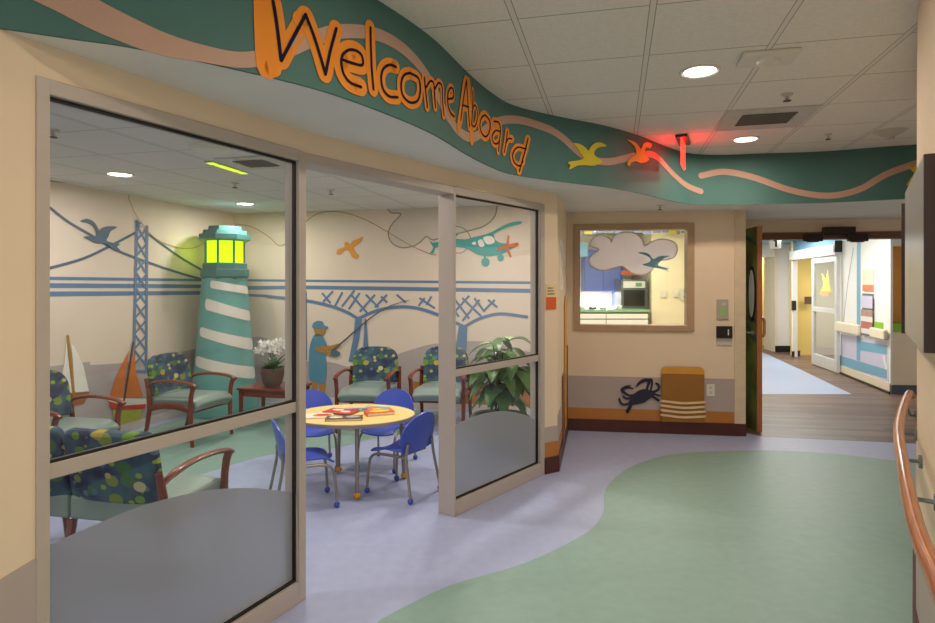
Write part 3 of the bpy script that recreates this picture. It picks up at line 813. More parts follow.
# smoke detectors
x, y = ceil_pt(210, 146, RC)
r = thing('smoke_detector', 'round white smoke detector on the play room ceiling', 'detector', (x, y, RC))
MB().lathe([(.13, 0), (.13, -.02), (.115, -.032), (.06, -.04), (.001, -.042)]).build('housing', M_fixture, r, smooth=True)
MB().lathe([(.118, -.0305), (.122, -.024), (.112, -.03)], seg=32).build('vent_ring', M_ventgrey, r)
x, y = ceil_pt(768, 56, HC)
r = thing('smoke_detector', 'white square detector housing at a hall ceiling grid crossing', 'detector', (x, y, HC), grz)
MB().box((0, 0, -.012), (.28, .20, .024)).build('housing', M_fixture, r, bevel=.008)
MB().lathe([(.06, -.024), (.055, -.042), (.02, -.05), (.001, -.05)]).build('sensor_dome', M_fixture, r, smooth=True)
x, y = ceil_pt(890, 131, HC)
r = thing('ceiling_speaker', 'conical white ceiling fitting near the right end of the fascia', 'ceiling fitting', (x, y, HC))
MB().lathe([(.12, 0), (.11, -.006), (.05, -.04), (.02, -.05), (.001, -.05)]).build('cone', M_ventgrey, r, smooth=True)
MB().lathe([(.034, -.046), (.034, -.062), (.001, -.064)]).build('tip', M_ventgrey, r)
def vent(px, py, H, label, sx=.6, sy=.6, n=8, bd=.05):
    x, y = ceil_pt(px, py, H)
    r = thing('air_vent', label, 'vent', (x, y, H), grz)
    m = MB()
    b = bd
    for cx_, cy_, w, h in ((0, sy / 2 - b / 2, sx, b), (0, -sy / 2 + b / 2, sx, b), (sx / 2 - b / 2, 0, b, sy - 2 * b), (-sx / 2 + b / 2, 0, b, sy - 2 * b)): m.box((cx_, cy_, -.005), (w, h, .01))
    m.build('frame', M_ventgrey, r)
    MB().box((0, 0, -.001), (sx - 2 * b, sy - 2 * b, .001)).build('backing', M_ventdark, r)
    m = MB()
    for i in range(n):
        yy = -sy / 2 + b + (i + .5) * (sy - 2 * b) / n
        m.box((0, yy, -.008), (sx - 2 * b, (sy - 2 * b) / n * .8, .002), 0, Matrix.Rotation(math.radians(35), 3, 'X'))
    m.build('louvres', M_ventgrey, r)
vent(765, 118, HC, 'grey louvred air vent in the hall ceiling between the two lights', .6, .56, 6, .12)
vent(257, 162.5, RC, 'air vent in the play room ceiling beside the lime reflection bar', .44, .44, 6, .09)
x, y = ceil_pt(228, 167, RC)  # reflection in the storefront glass, built as a glowing bar on the ceiling
r = thing('reflection_bar', 'slim lime-yellow glowing bar standing for a glass reflection, by the play room vent', 'light', (x, y, RC), math.radians(78))
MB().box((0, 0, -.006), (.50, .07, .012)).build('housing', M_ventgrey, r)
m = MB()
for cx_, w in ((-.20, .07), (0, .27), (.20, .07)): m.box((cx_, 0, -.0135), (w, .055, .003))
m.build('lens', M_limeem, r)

# exit sign: red edge-lit panel seen almost edge on
x, y = ceil_pt(683, 138.5, HC)
ez = math.atan2(y, x) - math.radians(4.5)
r = thing('exit_sign', 'red glowing exit sign hanging from the hall ceiling before the fascia', 'sign', (x, y, HC), ez)
MB().box((0, 0, -.011), (.34, .09, .022)).build('canopy', M_darkbrown, r)
MB().box((0, 0, -.13), (.30, .012, .21)).build('panel', exit_mat(), r)
for sgn in (1, -1):
    cu = bpy.data.curves.new('exit_text', 'FONT'); cu.body = 'EXIT'; cu.size = .15; cu.align_x = 'CENTER'; cu.align_y = 'CENTER'; cu.extrude = .001; cu.offset = .003
    to = bpy.data.objects.new('exit_text_tmp', cu); COL.objects.link(to)
    bpy.context.view_layer.update()
    me = bpy.data.meshes.new_from_object(to.evaluated_get(bpy.context.evaluated_depsgraph_get()))
    bpy.data.objects.remove(to)
    o = bpy.data.objects.new('lettering', me); COL.objects.link(o); o.parent = r
    o.location = (0, -.0075 * sgn, -.13); o.rotation_euler = (PI / 2, 0, 0 if sgn == 1 else PI)
    me.materials.clear(); me.materials.append(M_redem)

# ------------------------------------------------------------------ play room murals
KL = crop(0, 200, 2.922); K6 = crop(40, 190, 5.825); K5 = crop(240, 180, 2.922); KP = crop(430, 190, 5.66); K4 = crop(290, 180, 5.825); KF = crop(255, 300, 4.45)
# wave of mauve along the bottom of both walls
mb = MB(); top = [WL.uv(*p) for p in ((44, 367), (90, 365), (130, 362), (165, 355), (200, 348), (232, 341))]
end = (C0 - Vector(LW)).length
top = [Vector((0, .8))] + top + [Vector((end, top[-1][1]))]
sheet_poly(mb, WL, catmull(top, 3) + [Vector((end, .0)), Vector((0, .0))], .003, .0005)
struct(mb.build('trim_14', M_wains2))
mb = MB(); top = [WK.uv(*p) for p in ((234, 341), (252, 337), (268, 339), (290, 353), (305, 361), (330, 362), (352, 367), (374, 362), (398, 354), (420, 347), (437, 343.5), (475, 341), (500, 344), (530, 352))]
top = [Vector((0, top[0][1]))] + top + [Vector((4.4, .85))]
sheet_poly(mb, WK, catmull(top, 3) + [Vector((4.4, 0)), Vector((0, 0))], .003, .0005)
struct(mb.build('trim_15', M_wains2))
a = WK.uv(413, 400)[0]
strip_uv('trim_16', WK, a, 4.4, .09, .33, M_orangeband, .003, .004)
mb = MB(); sheet_poly(mb, WK, [(0, 0), (4.4, 0), (4.4, .085), (0, .085)], .012, .004); struct(mb.build('baseboard_play_room_back', mat('pale_baseboard', (206, 196, 190), .5)))
mb = MB(); sheet_poly(mb, WL, [(0, 0), (end, 0), (end, .085), (0, .085)], .012, .004); struct(mb.build('baseboard_play_room_left', MATS['pale_baseboard']))

# suspension bridge on the left wall
root = thing('suspension_bridge_mural', 'blue suspension bridge painted on the play room left wall', 'mural', WL.P(WL.uv(140, 372)[0], .9))
mb = MB()
for y0, y1, w in ((278.2, 280.5, .030), (285.5, 286.5, .044), (294, 292.6, .044)):
    stroke_px(mb, WL, [(40, y0), (232, y1)], w, .002, .001, 0, 0, False)
mb.build('deck_line', M_mblue, root, True)
mb = MB()
stroke_px(mb, WL, KL([(110, -8), (148, 25), (200, 65), (260, 100), (340, 147), (440, 185), (520, 212), (590, 232)]), .026, .002, .0035, 0, 4)
stroke_px(mb, WL, KL([(110, 206), (148, 198), (240, 172), (310, 140), (392, 97)]), .026, .002, .0035, 0, 4)
stroke_px(mb, WL, KL([(430, 98), (480, 135), (530, 170), (590, 205)]), .026, .002, .0035, 0, 4)
mb.build('cable', M_mslate, root, True)
mb = MB()
tl = lambda t: (136.3 - 3.3 * t, 222 + 149 * t); tr = lambda t: (146.6 - 1.0 * t, 225.5 + 146 * t)
stroke_px(mb, WL, [tl(0), tl(1)], .034, .003, .006, 0, 0, False); stroke_px(mb, WL, [tr(0), tr(1)], .034, .003, .006, 0, 0, False)
stroke_px(mb, WL, [tl(1), tr(1)], .03, .0028, .006, 0, 0, False)
NX = 9
for i in range(NX):
    t0, t1 = .02 + i * .94 / NX, .02 + (i + 1) * .94 / NX
    stroke_px(mb, WL, [tl(t0), tr(t1)], .022, .0026, .006, 0, 0, False); stroke_px(mb, WL, [tr(t0), tl(t1)], .022, .0022, .006, 0, 0, False)
poly_px(mb, WL, [(134.5, 221), (136, 219.5), (139, 222), (142, 223.5), (138.5, 225), (142, 227.5), (136, 227)], .003, .006)
mb.build('tower', M_mblue, root, True)
wall_shape('painted_seagull', 'slate blue seagull on the bridge mural cables at the far left', 'bird', WL,
           K6([(228, 182), (262, 168), (300, 180), (325, 210), (338, 238), (352, 225), (385, 212), (445, 215), (405, 238), (392, 270), (380, 295), (420, 308), (462, 315), (440, 330), (460, 350), (435, 355), (400, 330), (375, 310), (330, 310), (300, 300), (280, 288), (250, 272), (290, 268), (318, 270), (320, 240), (300, 205), (265, 188)]), M_mslate, .006, .010, 2)

# arched bridge on the back wall
root = thing('arched_bridge_mural', 'blue arched bridge with lattice painted on the play room back wall', 'mural', WK.P(WK.uv(360, 372)[0], .9))
mb = MB()
for pts_, w in (([(236, 280.2), (540, 282.8)], .030), ([(236, 288), (305, 287.3), (540, 291)], .048), ([(236, 294.5), (268, 296)], .034)):
    stroke_px(mb, WK, pts_, w, .002, .001, 0, 0, False)
mb.build('deck_line', M_mblue, root, True)
mb = MB()
stroke_px(mb, WK, K5([(80, 340), (190, 352), (260, 367), (310, 385), (345, 405)]), .040, .002, .0045)
stroke_px(mb, WK, K5([(345, 405), (400, 382), (460, 371), (520, 375), (590, 398), (655, 429)]), .040, .002, .0045)
stroke_px(mb, WK, K5([(655, 429), (700, 405), (760, 391), (838, 400)]), .036, .002, .0045)
mb.build('arch', M_mblue, root, True)
mb = MB()
for q_ in ([(338, 400), (358, 400), (350, 460), (335, 530), (318, 530), (332, 460)], [(365, 405), (370, 405), (374, 470), (378, 510), (358, 510), (362, 470)], [(640, 425), (665, 425), (662, 500), (640, 540), (625, 540), (632, 480)]):
    mb = MB(); poly_px(mb, WK, K5(q_), .002, .0075); mb.build('pier', M_mblue, root, True)
mb = MB(); stroke_px(mb, WK, [(305.5, 291), (306, 360)], .034, .002, .0075, 0, 0, False)
mb.build('pier', M_mblue, root, True)
segs_ = [((240, 330), (265, 360)), ((272, 325), (243, 356)), ((300, 328), (278, 368)), ((335, 322), (298, 370)), ((325, 335), (375, 392)), ((350, 330), (318, 378)), ((395, 335), (350, 385)), ((368, 335), (405, 372)),
         ((430, 335), (395, 372)), ((412, 340), (430, 358)), ((458, 335), (485, 358)), ((540, 345), (522, 368)), ((525, 345), (570, 375)), ((560, 340), (545, 365)), ((625, 345), (670, 405)), ((670, 338), (628, 385)), ((650, 345), (705, 398)),
         ((700, 350), (650, 412)), ((685, 345), (715, 385)), ((745, 350), (715, 380)), ((725, 350), (752, 372)), ((600, 345), (640, 400))]
for i, s_ in enumerate(segs_): mb = MB(); stroke_px(mb, WK, K5(s_), .026, .0015 + (i % 5) * .0003, .0045, 0, 0, False); mb.build('lattice_bar', M_mblue, root, True)

# fisherman
root = thing('fisherman_mural', 'painted fisherman in blue shirt and cap holding a long rod', 'mural', WK.P(WK.uv(325, 400)[0], .05))
mb = MB(); poly_px(mb, WK, KF([(268, 148), (262, 120), (270, 112), (300, 112), (312, 122), (314, 142), (302, 158), (284, 162), (270, 160)]), .003, .010, 0, 3)
mb.build('head', M_mskin, root, True)
mb = MB(); poly_px(mb, WK, KF([(260, 125), (262, 103), (282, 92), (304, 97), (310, 112), (326, 118), (324, 128), (300, 126)]), .003, .0135, 0, 3)
mb.build('cap', M_mfish, root, True)
mb = MB(); poly_px(mb, WK, KF([(272, 150), (300, 155), (310, 175), (322, 200), (316, 240), (320, 300), (315, 360), (296, 372), (270, 362), (246, 356), (242, 300), (243, 225), (255, 175)]), .003, .010, 0, 2)
mb.build('shirt', M_mfish, root, True)
mb = MB(); poly_px(mb, WK, KF([(272, 212), (300, 205), (340, 203), (372, 193), (384, 200), (372, 214), (345, 220), (322, 228), (340, 235), (335, 250), (312, 236), (276, 228)]), .003, .0135, 0, 2)
mb.build('arm', M_mskin, root, True)
mb = MB(); poly_px(mb, WK, KF([(252, 362), (280, 362), (276, 420), (274, 462), (256, 462), (256, 420)]), .0025, .0065, 0, 2)
poly_px(mb, WK, KF([(286, 362), (314, 362), (310, 420), (308, 462), (294, 462), (292, 420)]), .0025, .0065, 0, 2)
mb.build('leg', M_mskin, root, True)
mb = MB(); poly_px(mb, WK, KF([(338, 235), (348, 222), (368, 225), (382, 236), (372, 250), (350, 252)]), .003, .017, 0, 3)
mb.build('reel', M_mslate, root, True)
mb = MB(); stroke_px(mb, WK, [(333, 350), (346, 339.5), (367, 321), (388, 307), (409.5, 300)], [.022, .020, .016, .010, .006], .003, .018)
mb.build('rod', mat('mural_rod_grey', (92, 98, 96), .6), root, True)

# airplane with cloud and trail
root = thing('airplane_mural', 'teal propeller airplane painted high on the play room back wall', 'mural', WK.P(WK.uv(495, 262)[0], 1.7))
mb = MB()
poly_px(mb, WK, KP([(90, 285), (135, 277), (200, 280), (240, 275), (300, 258), (350, 242), (365, 262), (370, 280), (400, 300), (470, 306), (490, 318), (440, 345), (400, 365), (330, 375), (270, 365), (210, 332), (135, 322), (60, 318), (20, 310), (20, 300)]), .003, .006, 0, 3)
mb.build('fuselage', M_mteal, root, True)
mb = MB()
poly_px(mb, WK, KP([(200, 285), (240, 270), (300, 255), (350, 238), (420, 200), (470, 182), (518, 178), (512, 192), (450, 208), (400, 228), (360, 250), (300, 275), (240, 290)]), .003, .0095, 0, 3)
mb.build('wing', M_mteal, root, True)
mb = MB()
poly_px(mb, WK, KP([(-10, 278), (0, 290), (20, 300), (30, 284), (22, 305), (60, 318), (30, 330), (24, 358), (-5, 362), (10, 345), (20, 325), (5, 300)]), .0025, .0068, 0, 0)
mb.build('tail', M_mteal, root, True); mb = MB()
poly_px(mb, WK, KP([(135, 255), (150, 248), (162, 252), (150, 262), (140, 275), (130, 280)]), .0025, .0068, 0, 2)
mb.build('tail_fin', M_mteal, root, True)
mb = MB()
poly_px(mb, WK, KP([(303, 270), (350, 262), (368, 295), (325, 308)]), .002, .0135, 0, 3)
poly_px(mb, WK, KP([(272, 290), (295, 280), (310, 315), (285, 322)]), .002, .0135, 0, 3)
poly_px(mb, WK, KP([(238, 300), (258, 293), (262, 308), (248, 312)]), .002, .0135, 0, 3)
mb.build('cabin_window', M_lwhite, root, True)
for cx_, cy_, rr, lx, ly in ((315, 408, 23, 310, 365), (400, 383, 18, 395, 350)):
    mb = MB(); poly_px(mb, WK, KP([(cx_ + rr * math.cos(t * PI / 8), cy_ + rr * 1.05 * math.sin(t * PI / 8)) for t in range(16)]), .003, .0095)
    stroke_px(mb, WK, KP([(lx, ly), (cx_, cy_)]), .022, .0025, .0095, 0, 0)
    mb.build('wheel', M_mteal, root, True)
mb = MB()
stroke_px(mb, WK, KP([(388, 335), (430, 322), (492, 308)]), [.04, .03, .045], .003, .014)
stroke_px(mb, WK, KP([(445, 262), (440, 300), (436, 318)]), [.02, .024, .02], .0034, .014)
stroke_px(mb, WK, KP([(436, 322), (446, 350), (458, 378)]), [.02, .026, .02], .0038, .014)
mb.build('propeller', mat('propeller_orange', (216, 112, 60), .6), root, True)
wall_shape('painted_orange_bird', 'small orange bird painted above the bridge on the play room back wall', 'bird', WK,
           K4([(272, 430), (280, 405), (320, 390), (318, 370), (335, 360), (350, 380), (365, 355), (395, 345), (425, 330), (412, 362), (385, 380), (370, 395), (385, 425), (402, 442), (385, 462), (360, 445), (345, 415), (320, 410), (295, 432)]), M_morange, .004, .004, 2)
cl = [(387.5, 207.3), (391, 212.6), (401, 214), (393, 223), (388.7, 231.5), (389.6, 239), (394.7, 245), (403, 247.8), (413.6, 246), (420.5, 242), (426.5, 236.6), (433, 240), (446, 236), (460, 233), (470, 230.5), (482, 227), (490, 222), (495.4, 215), (497.3, 205.5)]
root = thing('cloud_mural', 'large grey-outlined cloud painted above the airplane', 'mural', WK.P(WK.uv(440, 247)[0], 1.95))
uv = catmull([WK.uv(*p) for p in cl], 4); uv = [Vector((p[0], min(p[1], RC - .003))) for p in uv]
mb = MB(); sheet_poly(mb, WK, uv, .002, .0006); mb.build('cloud_fill', M_mcloud, root, True)
mb = MB(); stroke_uv(mb, WK, uv, .016, .001, .0028); stroke_px(mb, WK, [(449, 252), (461, 253), (467, 249)], .010, .001, .0028)
stroke_px(mb, WK, [(454, 226), (463, 228), (469, 234), (471, 240)], .012, .001, .0028)
mb.build('cloud_outline', M_mline, root, True)
mb = MB(); stroke_px(mb, WK, [(237, 224), (252, 227), (268, 236), (282, 246), (297, 228), (305, 222.5), (316, 214.5), (331, 211.5), (348, 213.5), (367, 220.5), (386, 231), (410, 245), (429, 253.5), (436, 255)], .010, .001, .0044)
tag(mb.build('airplane_trail_line', M_mtan), 'thin tan looping trail line painted behind the airplane', 'mural')
mb = MB(); stroke_px(mb, WL, [(40, 180), (122, 190), (128, 199), (136, 216), (150, 234), (163, 243), (182, 248.5), (196, 247), (206, 241)], .008, .001, .0095)
tag(mb.build('trail_line', M_mtan), 'thin tan line dipping behind the bridge tower on the left wall', 'mural')

# sail boats
KW = crop(50, 330, 8.9); KO = crop(40, 330, 5.19)
root = thing('sailboat_mural', 'white sailboat with brown mast painted at the far left', 'mural', WL.P(WL.uv(75, 395)[0], .3))
mb = MB(); poly_px(mb, WL, KW([(178, 118), (205, 140), (240, 205), (292, 320), (340, 545), (215, 555), (205, 420), (195, 260)]), .003, .006, 0, 0); poly_px(mb, WL, KW([(142, 80), (150, 200), (178, 440), (190, 560), (90, 560), (100, 420), (126, 260)]), .003, .006, 0, 0)
mb.build('sail', M_lwhite, root, True)
mb = MB(); stroke_px(mb, WL, KW([(150, 55), (178, 300), (205, 580)]), .026, .003, .0095, 0, 0); mb.build('mast', M_mskin, root, True)
mb = MB(); poly_px(mb, WL, KW([(80, 575), (200, 562), (345, 552), (330, 600), (290, 660), (170, 680), (100, 650)]), .003, .006, 0, 0); mb.build('hull', mat('hull_rust', (156, 92, 56), .6), root, True)
root = thing('sailboat_mural', 'orange sailboat with red hull beside the bridge tower', 'mural', WL.P(WL.uv(125, 415)[0], .3))
mb = MB(); poly_px(mb, WL, KO([(455, 110), (440, 200), (425, 352), (355, 347), (395, 235)]), .003, .012, 0, 0); poly_px(mb, WL, KO([(480, 95), (492, 220), (530, 345), (438, 356), (462, 200)]), .003, .012, 0, 0)
mb.build('sail', mat('sail_orange', (214, 118, 48), .6), root, True)
mb = MB(); stroke_px(mb, WL, KO([(476, 65), (452, 220), (428, 372)]), .022, .003, .0155, 0, 0); mb.build('mast', mat('mast_dark', (88, 62, 50), .6), root, True)
mb = MB(); poly_px(mb, WL, KO([(350, 368), (430, 392), (545, 384), (535, 408), (380, 412), (358, 398)]), .003, .0155, 0, 0); mb.build('hull', mat('hull_red', (206, 52, 40), .6), root, True)
mb = MB(); poly_px(mb, WL, KO([(352, 352), (545, 356), (548, 384), (430, 391), (352, 368)]), .003, .012, 0, 0); mb.build('deck', M_lwhite, root, True)
mb = MB(); poly_px(mb, WL, KO([(372, 413), (525, 410), (515, 500), (385, 500)]), .003, .012, 0, 0); mb.build('reflection_patch', mat('mural_olive', (176, 178, 70), .7), root, True)

# ------------------------------------------------------------------ lighthouse in the corner
LH = Vector((-2.885, 7.25))
R0, R1, ZT = .378, .252, 1.60
root = thing('lighthouse', 'teal and white striped lighthouse with glowing lime lamp in the corner', 'lighthouse', (LH.x, LH.y, 0))
MB().lathe([(R0, 0), (R1, ZT)], seg=40).build('tower', M_lteal, root, smooth=True)
face = math.atan2(-LH.y, -LH.x)
def cone_pt(phi, z, off):
    r_ = R0 + (R1 - R0) * z / ZT + off; a_ = face + phi
    return Vector((r_ * math.cos(a_), r_ * math.sin(a_), z))
for (zl0, zl1, zr0, zr1, pl_, pr_) in ((1.485, 1.575, 1.41, 1.50, -.63, 1.25), (1.24, 1.37, 1.09, 1.21, -.83, 1.28), (.935, 1.04, .745, .885, -1.06, 1.3), (.59, .71, .405, .55, -1.2, 1.3)):
    def fn(u, v, zl0=zl0, zl1=zl1, zr0=zr0, zr1=zr1, pl_=pl_, pr_=pr_):
        phi = pl_ + (pr_ - pl_) * u
        x_ = (math.sin(phi) - math.sin(pl_)) / (math.sin(pr_) - math.sin(pl_))
        lo = zl0 + (zr0 - zl0) * x_; hi = zl1 + (zr1 - zl1) * x_
        e = min(1.0, min(x_, 1 - x_) / .05); e = .45 + .55 * math.sqrt(max(0, e * (2 - e)))
        mid = (lo + hi) / 2; return cone_pt(phi, mid + (hi - lo) * (v - .5) * e, .004)
    MB().sheet(fn, 40, 4, .004).build('stripe', M_lwhite, root, smooth=True)
ph8 = face + PI / 8 + .06
MB().lathe([(.25, ZT - .02), (.285, ZT + .02), (.285, ZT + .10), (.262, ZT + .105), (.262, ZT + .17), (.225, ZT + .18)], seg=8, phase=ph8).build('gallery', M_ldark, root)
z0, z1 = ZT + .18, ZT + .435
MB().lathe([(.222, z0), (.222, z1)], seg=8, phase=ph8).build('lamp', M_lamp, root)
for k in range(8):
    a_ = ph8 + k * PI / 4
    MB().tube([(.226 * math.cos(a_), .226 * math.sin(a_), z0 - .01), (.226 * math.cos(a_), .226 * math.sin(a_), z1 + .01)], .013, 6).build('lamp_mullion', M_ldark, root)
MB().lathe([(.27, z1), (.305, z1 + .015), (.305, z1 + .075), (.265, z1 + .08), (.255, z1 + .125), (.20, z1 + .13), (.19, z1 + .175), (.001, z1 + .18)], seg=8, phase=ph8).build('roof', M_ldark, root)
ll = bpy.data.lights.new('lighthouse_glow', 'POINT'); ll.energy = .55; ll.color = (.75, 1, .02); ll.shadow_soft_size = .08
for a_ in (face - 1.6, face + 1.6):
    lo = bpy.data.objects.new('lighthouse_glow', ll); COL.objects.link(lo); lo.location = (LH.x + .29 * math.cos(a_), LH.y + .29 * math.sin(a_), (z0 + z1) / 2)

# ------------------------------------------------------------------ furniture
def rounded(w, h, r, n=5, r_bot=None):
    """rounded rectangle outline, base at y=0, centred in x"""
    rb = r if r_bot is None else r_bot
    out = []
    for cx_, cy_, a0, q in ((w / 2 - r, h - r, 0, r), (-w / 2 + r, h - r, 90, r), (-w / 2 + rb, rb, 180, rb), (w / 2 - rb, rb, 270, rb)):
        for k in range(n + 1):
            a_ = math.radians(a0 + 90 * k / n); out.append((cx_ + q * math.cos(a_), cy_ + q * math.sin(a_)))
    return out
def guest_chair(label, loc, ang, places=1, name='guest_chair', cat='chair', group='wooden arm guest chairs of the play room'):
    r = thing(name, label, cat, (loc[0], loc[1], 0), math.radians(ang - 90), group)
    W2, H2, PW = .50, .36, .525
    half = PW * places / 2 + .01
    for q in range(places):
        cx_ = (q - (places - 1) / 2) * PW
        def fn(u, v):                                       # seat cushion surface, waterfall front
            x_ = (u - .5) * (.49 if places == 1 else .515); y_ = -.24 + v * .50
            z_ = .445 + .016 * (1 - (2 * u - 1) ** 4) - (.05 * max(0, (v - .82) / .18) ** 2) - .015 * (1 - v)
            return (cx_ + x_, y_, z_ - .05)
        MB().sheet(fn, 10, 14, .10).build('seat', M_vinyl, r, smooth=True, bevel=.015)
        def fb(u, v):                                       # curved panel with rounded upper corners
            z_ = v * H2; hw = (W2 if places == 1 else .515) / 2
            if z_ > H2 - .13:
                t = (z_ - (H2 - .13)) / .13; hw -= (.11 if places == 1 else .035) * (1 - math.sqrt(max(0, 1 - t * t * .995)))
            x_ = (2 * u - 1) * hw
            return (cx_ + x_, -.235 - z_ * .20 - .03 * (1 - (x_ / .25) ** 2), .455 + z_ + (.018 if places == 1 else .004) * (1 - (x_ / .25) ** 2) * v)
        MB().sheet(fb, 14, 14, .06).build('backrest', M_pattern, r, smooth=True, bevel=.018)
        MB().box((cx_, -.255, .41), (.47 if places == 1 else .515, .05, .12)).build('seat_back_skirt', M_vinyl, r, bevel=.015)
    ends = [-half, half]
    for x_ in ends + ([0.0] if places > 1 else []):
        MB().tube([(x_, .25, 0), (x_, .235, .12), (x_, .225, .34)] + ([(x_, .232, .46), (x_, .25, .535), (x_, .27, .57)] if x_ else []), [.017, .019, .023] + ([.021, .022, .024] if x_ else []), 8).build('front_leg', M_cherry, r, smooth=True)
        MB().tube([(x_, -.34, 0), (x_, -.29, .15), (x_, -.255, .34)] + ([(x_, -.27, .50), (x_, -.30, .62)] if x_ else []), [.017, .019, .024] + ([.022, .018] if x_ else []), 8).build('rear_leg', M_cherry, r, smooth=True)
        if not x_: continue
        arm = [(x_ * .99, -.285, .55), (x_, -.20, .585), (x_, -.05, .608), (x_, .12, .605), (x_, .24, .588), (x_, .30, .565)]
        MB().tube([tuple(p) for p in catmull([Vector(p) for p in arm], 4)], [.020] * 4 + [.024] * 16 + [.020], 10, flat=.62).build('armrest', M_cherry, r, smooth=True)
        rail = catmull([Vector((x_, -.25, .335)), Vector((x_, -.1, .365)), Vector((x_, .1, .365)), Vector((x_, .22, .33))], 4)
        MB().tube([tuple(p) for p in rail], .018, 8, flat=1.6).build('side_rail', M_cherry, r, smooth=True)
    MB().box((0, .20, .325), (half * 2 - .04, .022, .035)).build('front_rail', M_cherry, r)
    return r
GC = [((-2.725, 6.04), -18, 'wooden arm guest chair facing right, standing before the lighthouse'),
      ((-3.13, 4.74), -18, 'wooden arm guest chair below the white sailboat at the left edge'),
      ((-1.05, 6.47), 264, 'guest chair under the bridge mural right of the painted fisherman'),
      ((-.28, 6.47), 262, 'guest chair by the back wall, partly behind the frame of the right glass')]
proto = guest_chair(GC[0][2], GC[0][0], GC[0][1])
for loc, ang, lab in GC[1:]:
    c = copy_tree(proto); c.location = (loc[0], loc[1], 0); c.rotation_euler = (0, 0, math.radians(ang - 90)); c['label'] = lab
guest_chair('two-seat bench with its spotted backs turned to the left glass panel', (-1.945, 3.335), 78, 2, 'waiting_bench', 'bench', None)

def kid_chair(label, loc, ang):
    r = thing('child_chair', label, 'chair', (loc[0], loc[1], 0), math.radians(ang - 90), 'blue child chairs around the activity table')
    def seat(u, v):
        x_ = (2 * u - 1) * (.165 - .02 * v); y_ = -.15 + v * .33
        return (x_, y_, .318 + .020 * (2 * u - 1) ** 2 - .03 * max(0, (v - .75) / .25) ** 2 + .012 * (1 - v))
    MB().sheet(seat, 12, 12, .012).build('seat', M_blueplastic, r, smooth=True)
    def back(u, v):
        z_ = .335 + v * .275
        t = max(0, (v - .38) / .62); hw = .192 * math.sqrt(max(0.0, 1 - t ** 2.2 * .985)) * (.86 + .14 * min(1, v / .3))
        x_ = (2 * u - 1) * hw
        return (x_, -.158 - v * .055 + 1.1 * x_ * x_ + .0, z_)
    MB().sheet(back, 14, 16, .012).build('backrest', M_blueplastic, r, smooth=True)
    for sx in (-1, 1):
        x_ = sx * .158
        pl_ = catmull([Vector((x_ * 1.06, .195, .03)), Vector((x_ * 1.03, .185, .18)), Vector((x_, .165, .265)), Vector((x_ * .97, .11, .297)), Vector((x_ * .92, .0, .300)), Vector((x_ * .92, -.10, .302))], 4)
        MB().tube([tuple(p) for p in pl_], .0105, 8).build('front_leg', M_tubegrey, r, smooth=True)
        pr_ = catmull([Vector((x_ * 1.12, -.215, .03)), Vector((x_ * 1.05, -.185, .18)), Vector((x_ * 1.0, -.162, .31)), Vector((x_ * .9, -.165, .40))], 4)
        MB().tube([tuple(p) for p in pr_], .0105, 8).build('rear_leg', M_tubegrey, r, smooth=True)
        for fx, fy in ((x_ * 1.06, .195), (x_ * 1.12, -.215)):
            MB().ball((fx, fy, .021), .021, sz=1.0).build('ball_foot', M_blueball, r, smooth=True)
    MB().tube([(-.14, -.09, .300), (.14, -.09, .300)], .009, 8).build('cross_bar', M_tubegrey, r, smooth=True)
    return r
KC = [((-.48, 4.50), 147, 'blue child chair at the right end of the activity table'),
      ((-.69, 5.17), 252, 'blue child chair behind the table below the guest chair'),
      ((-1.30, 5.13), 292, 'blue child chair behind the table near the fisherman'),
      ((-1.14, 4.25), 24, 'blue child chair at the left side of the table, seen through the glass')]
proto = kid_chair(KC[0][2], KC[0][0], KC[0][1])
for loc, ang, lab in KC[1:]:
    c = copy_tree(proto); c.location = (loc[0], loc[1], 0); c.rotation_euler = (0, 0, math.radians(ang - 90)); c['label'] = lab

TX, TY, THT = -.87, 4.66, .54
root = thing('activity_table', 'low oval child activity table with pale yellow top and grey legs', 'table', (TX, TY, 0))
el = lambda k_: [(k_ * .47 * math.cos(a_ * PI / 32), k_ * .38 * math.sin(a_ * PI / 32)) for a_ in range(64)]
MB().prism(el(.985), THT - .024, THT).build('tabletop', M_tabletop, root, bevel=.004)
MB().prism(el(1.0), THT - .030, THT - .0035).build('edge_band', M_tableedge, root, bevel=.006)
for lx, ly in ((.085, -.32), (.37, .14), (-.18, .31), (-.38, -.10)):
    lg = MB().tube([(lx * .93, ly * .93, THT - .03), (lx, ly, .04)], .0145, 12).build('table_leg', M_tubegrey, root, smooth=True)
    MB().ball((lx, ly, .026), .026).build('ball_foot', M_yellowball, lg, smooth=True)
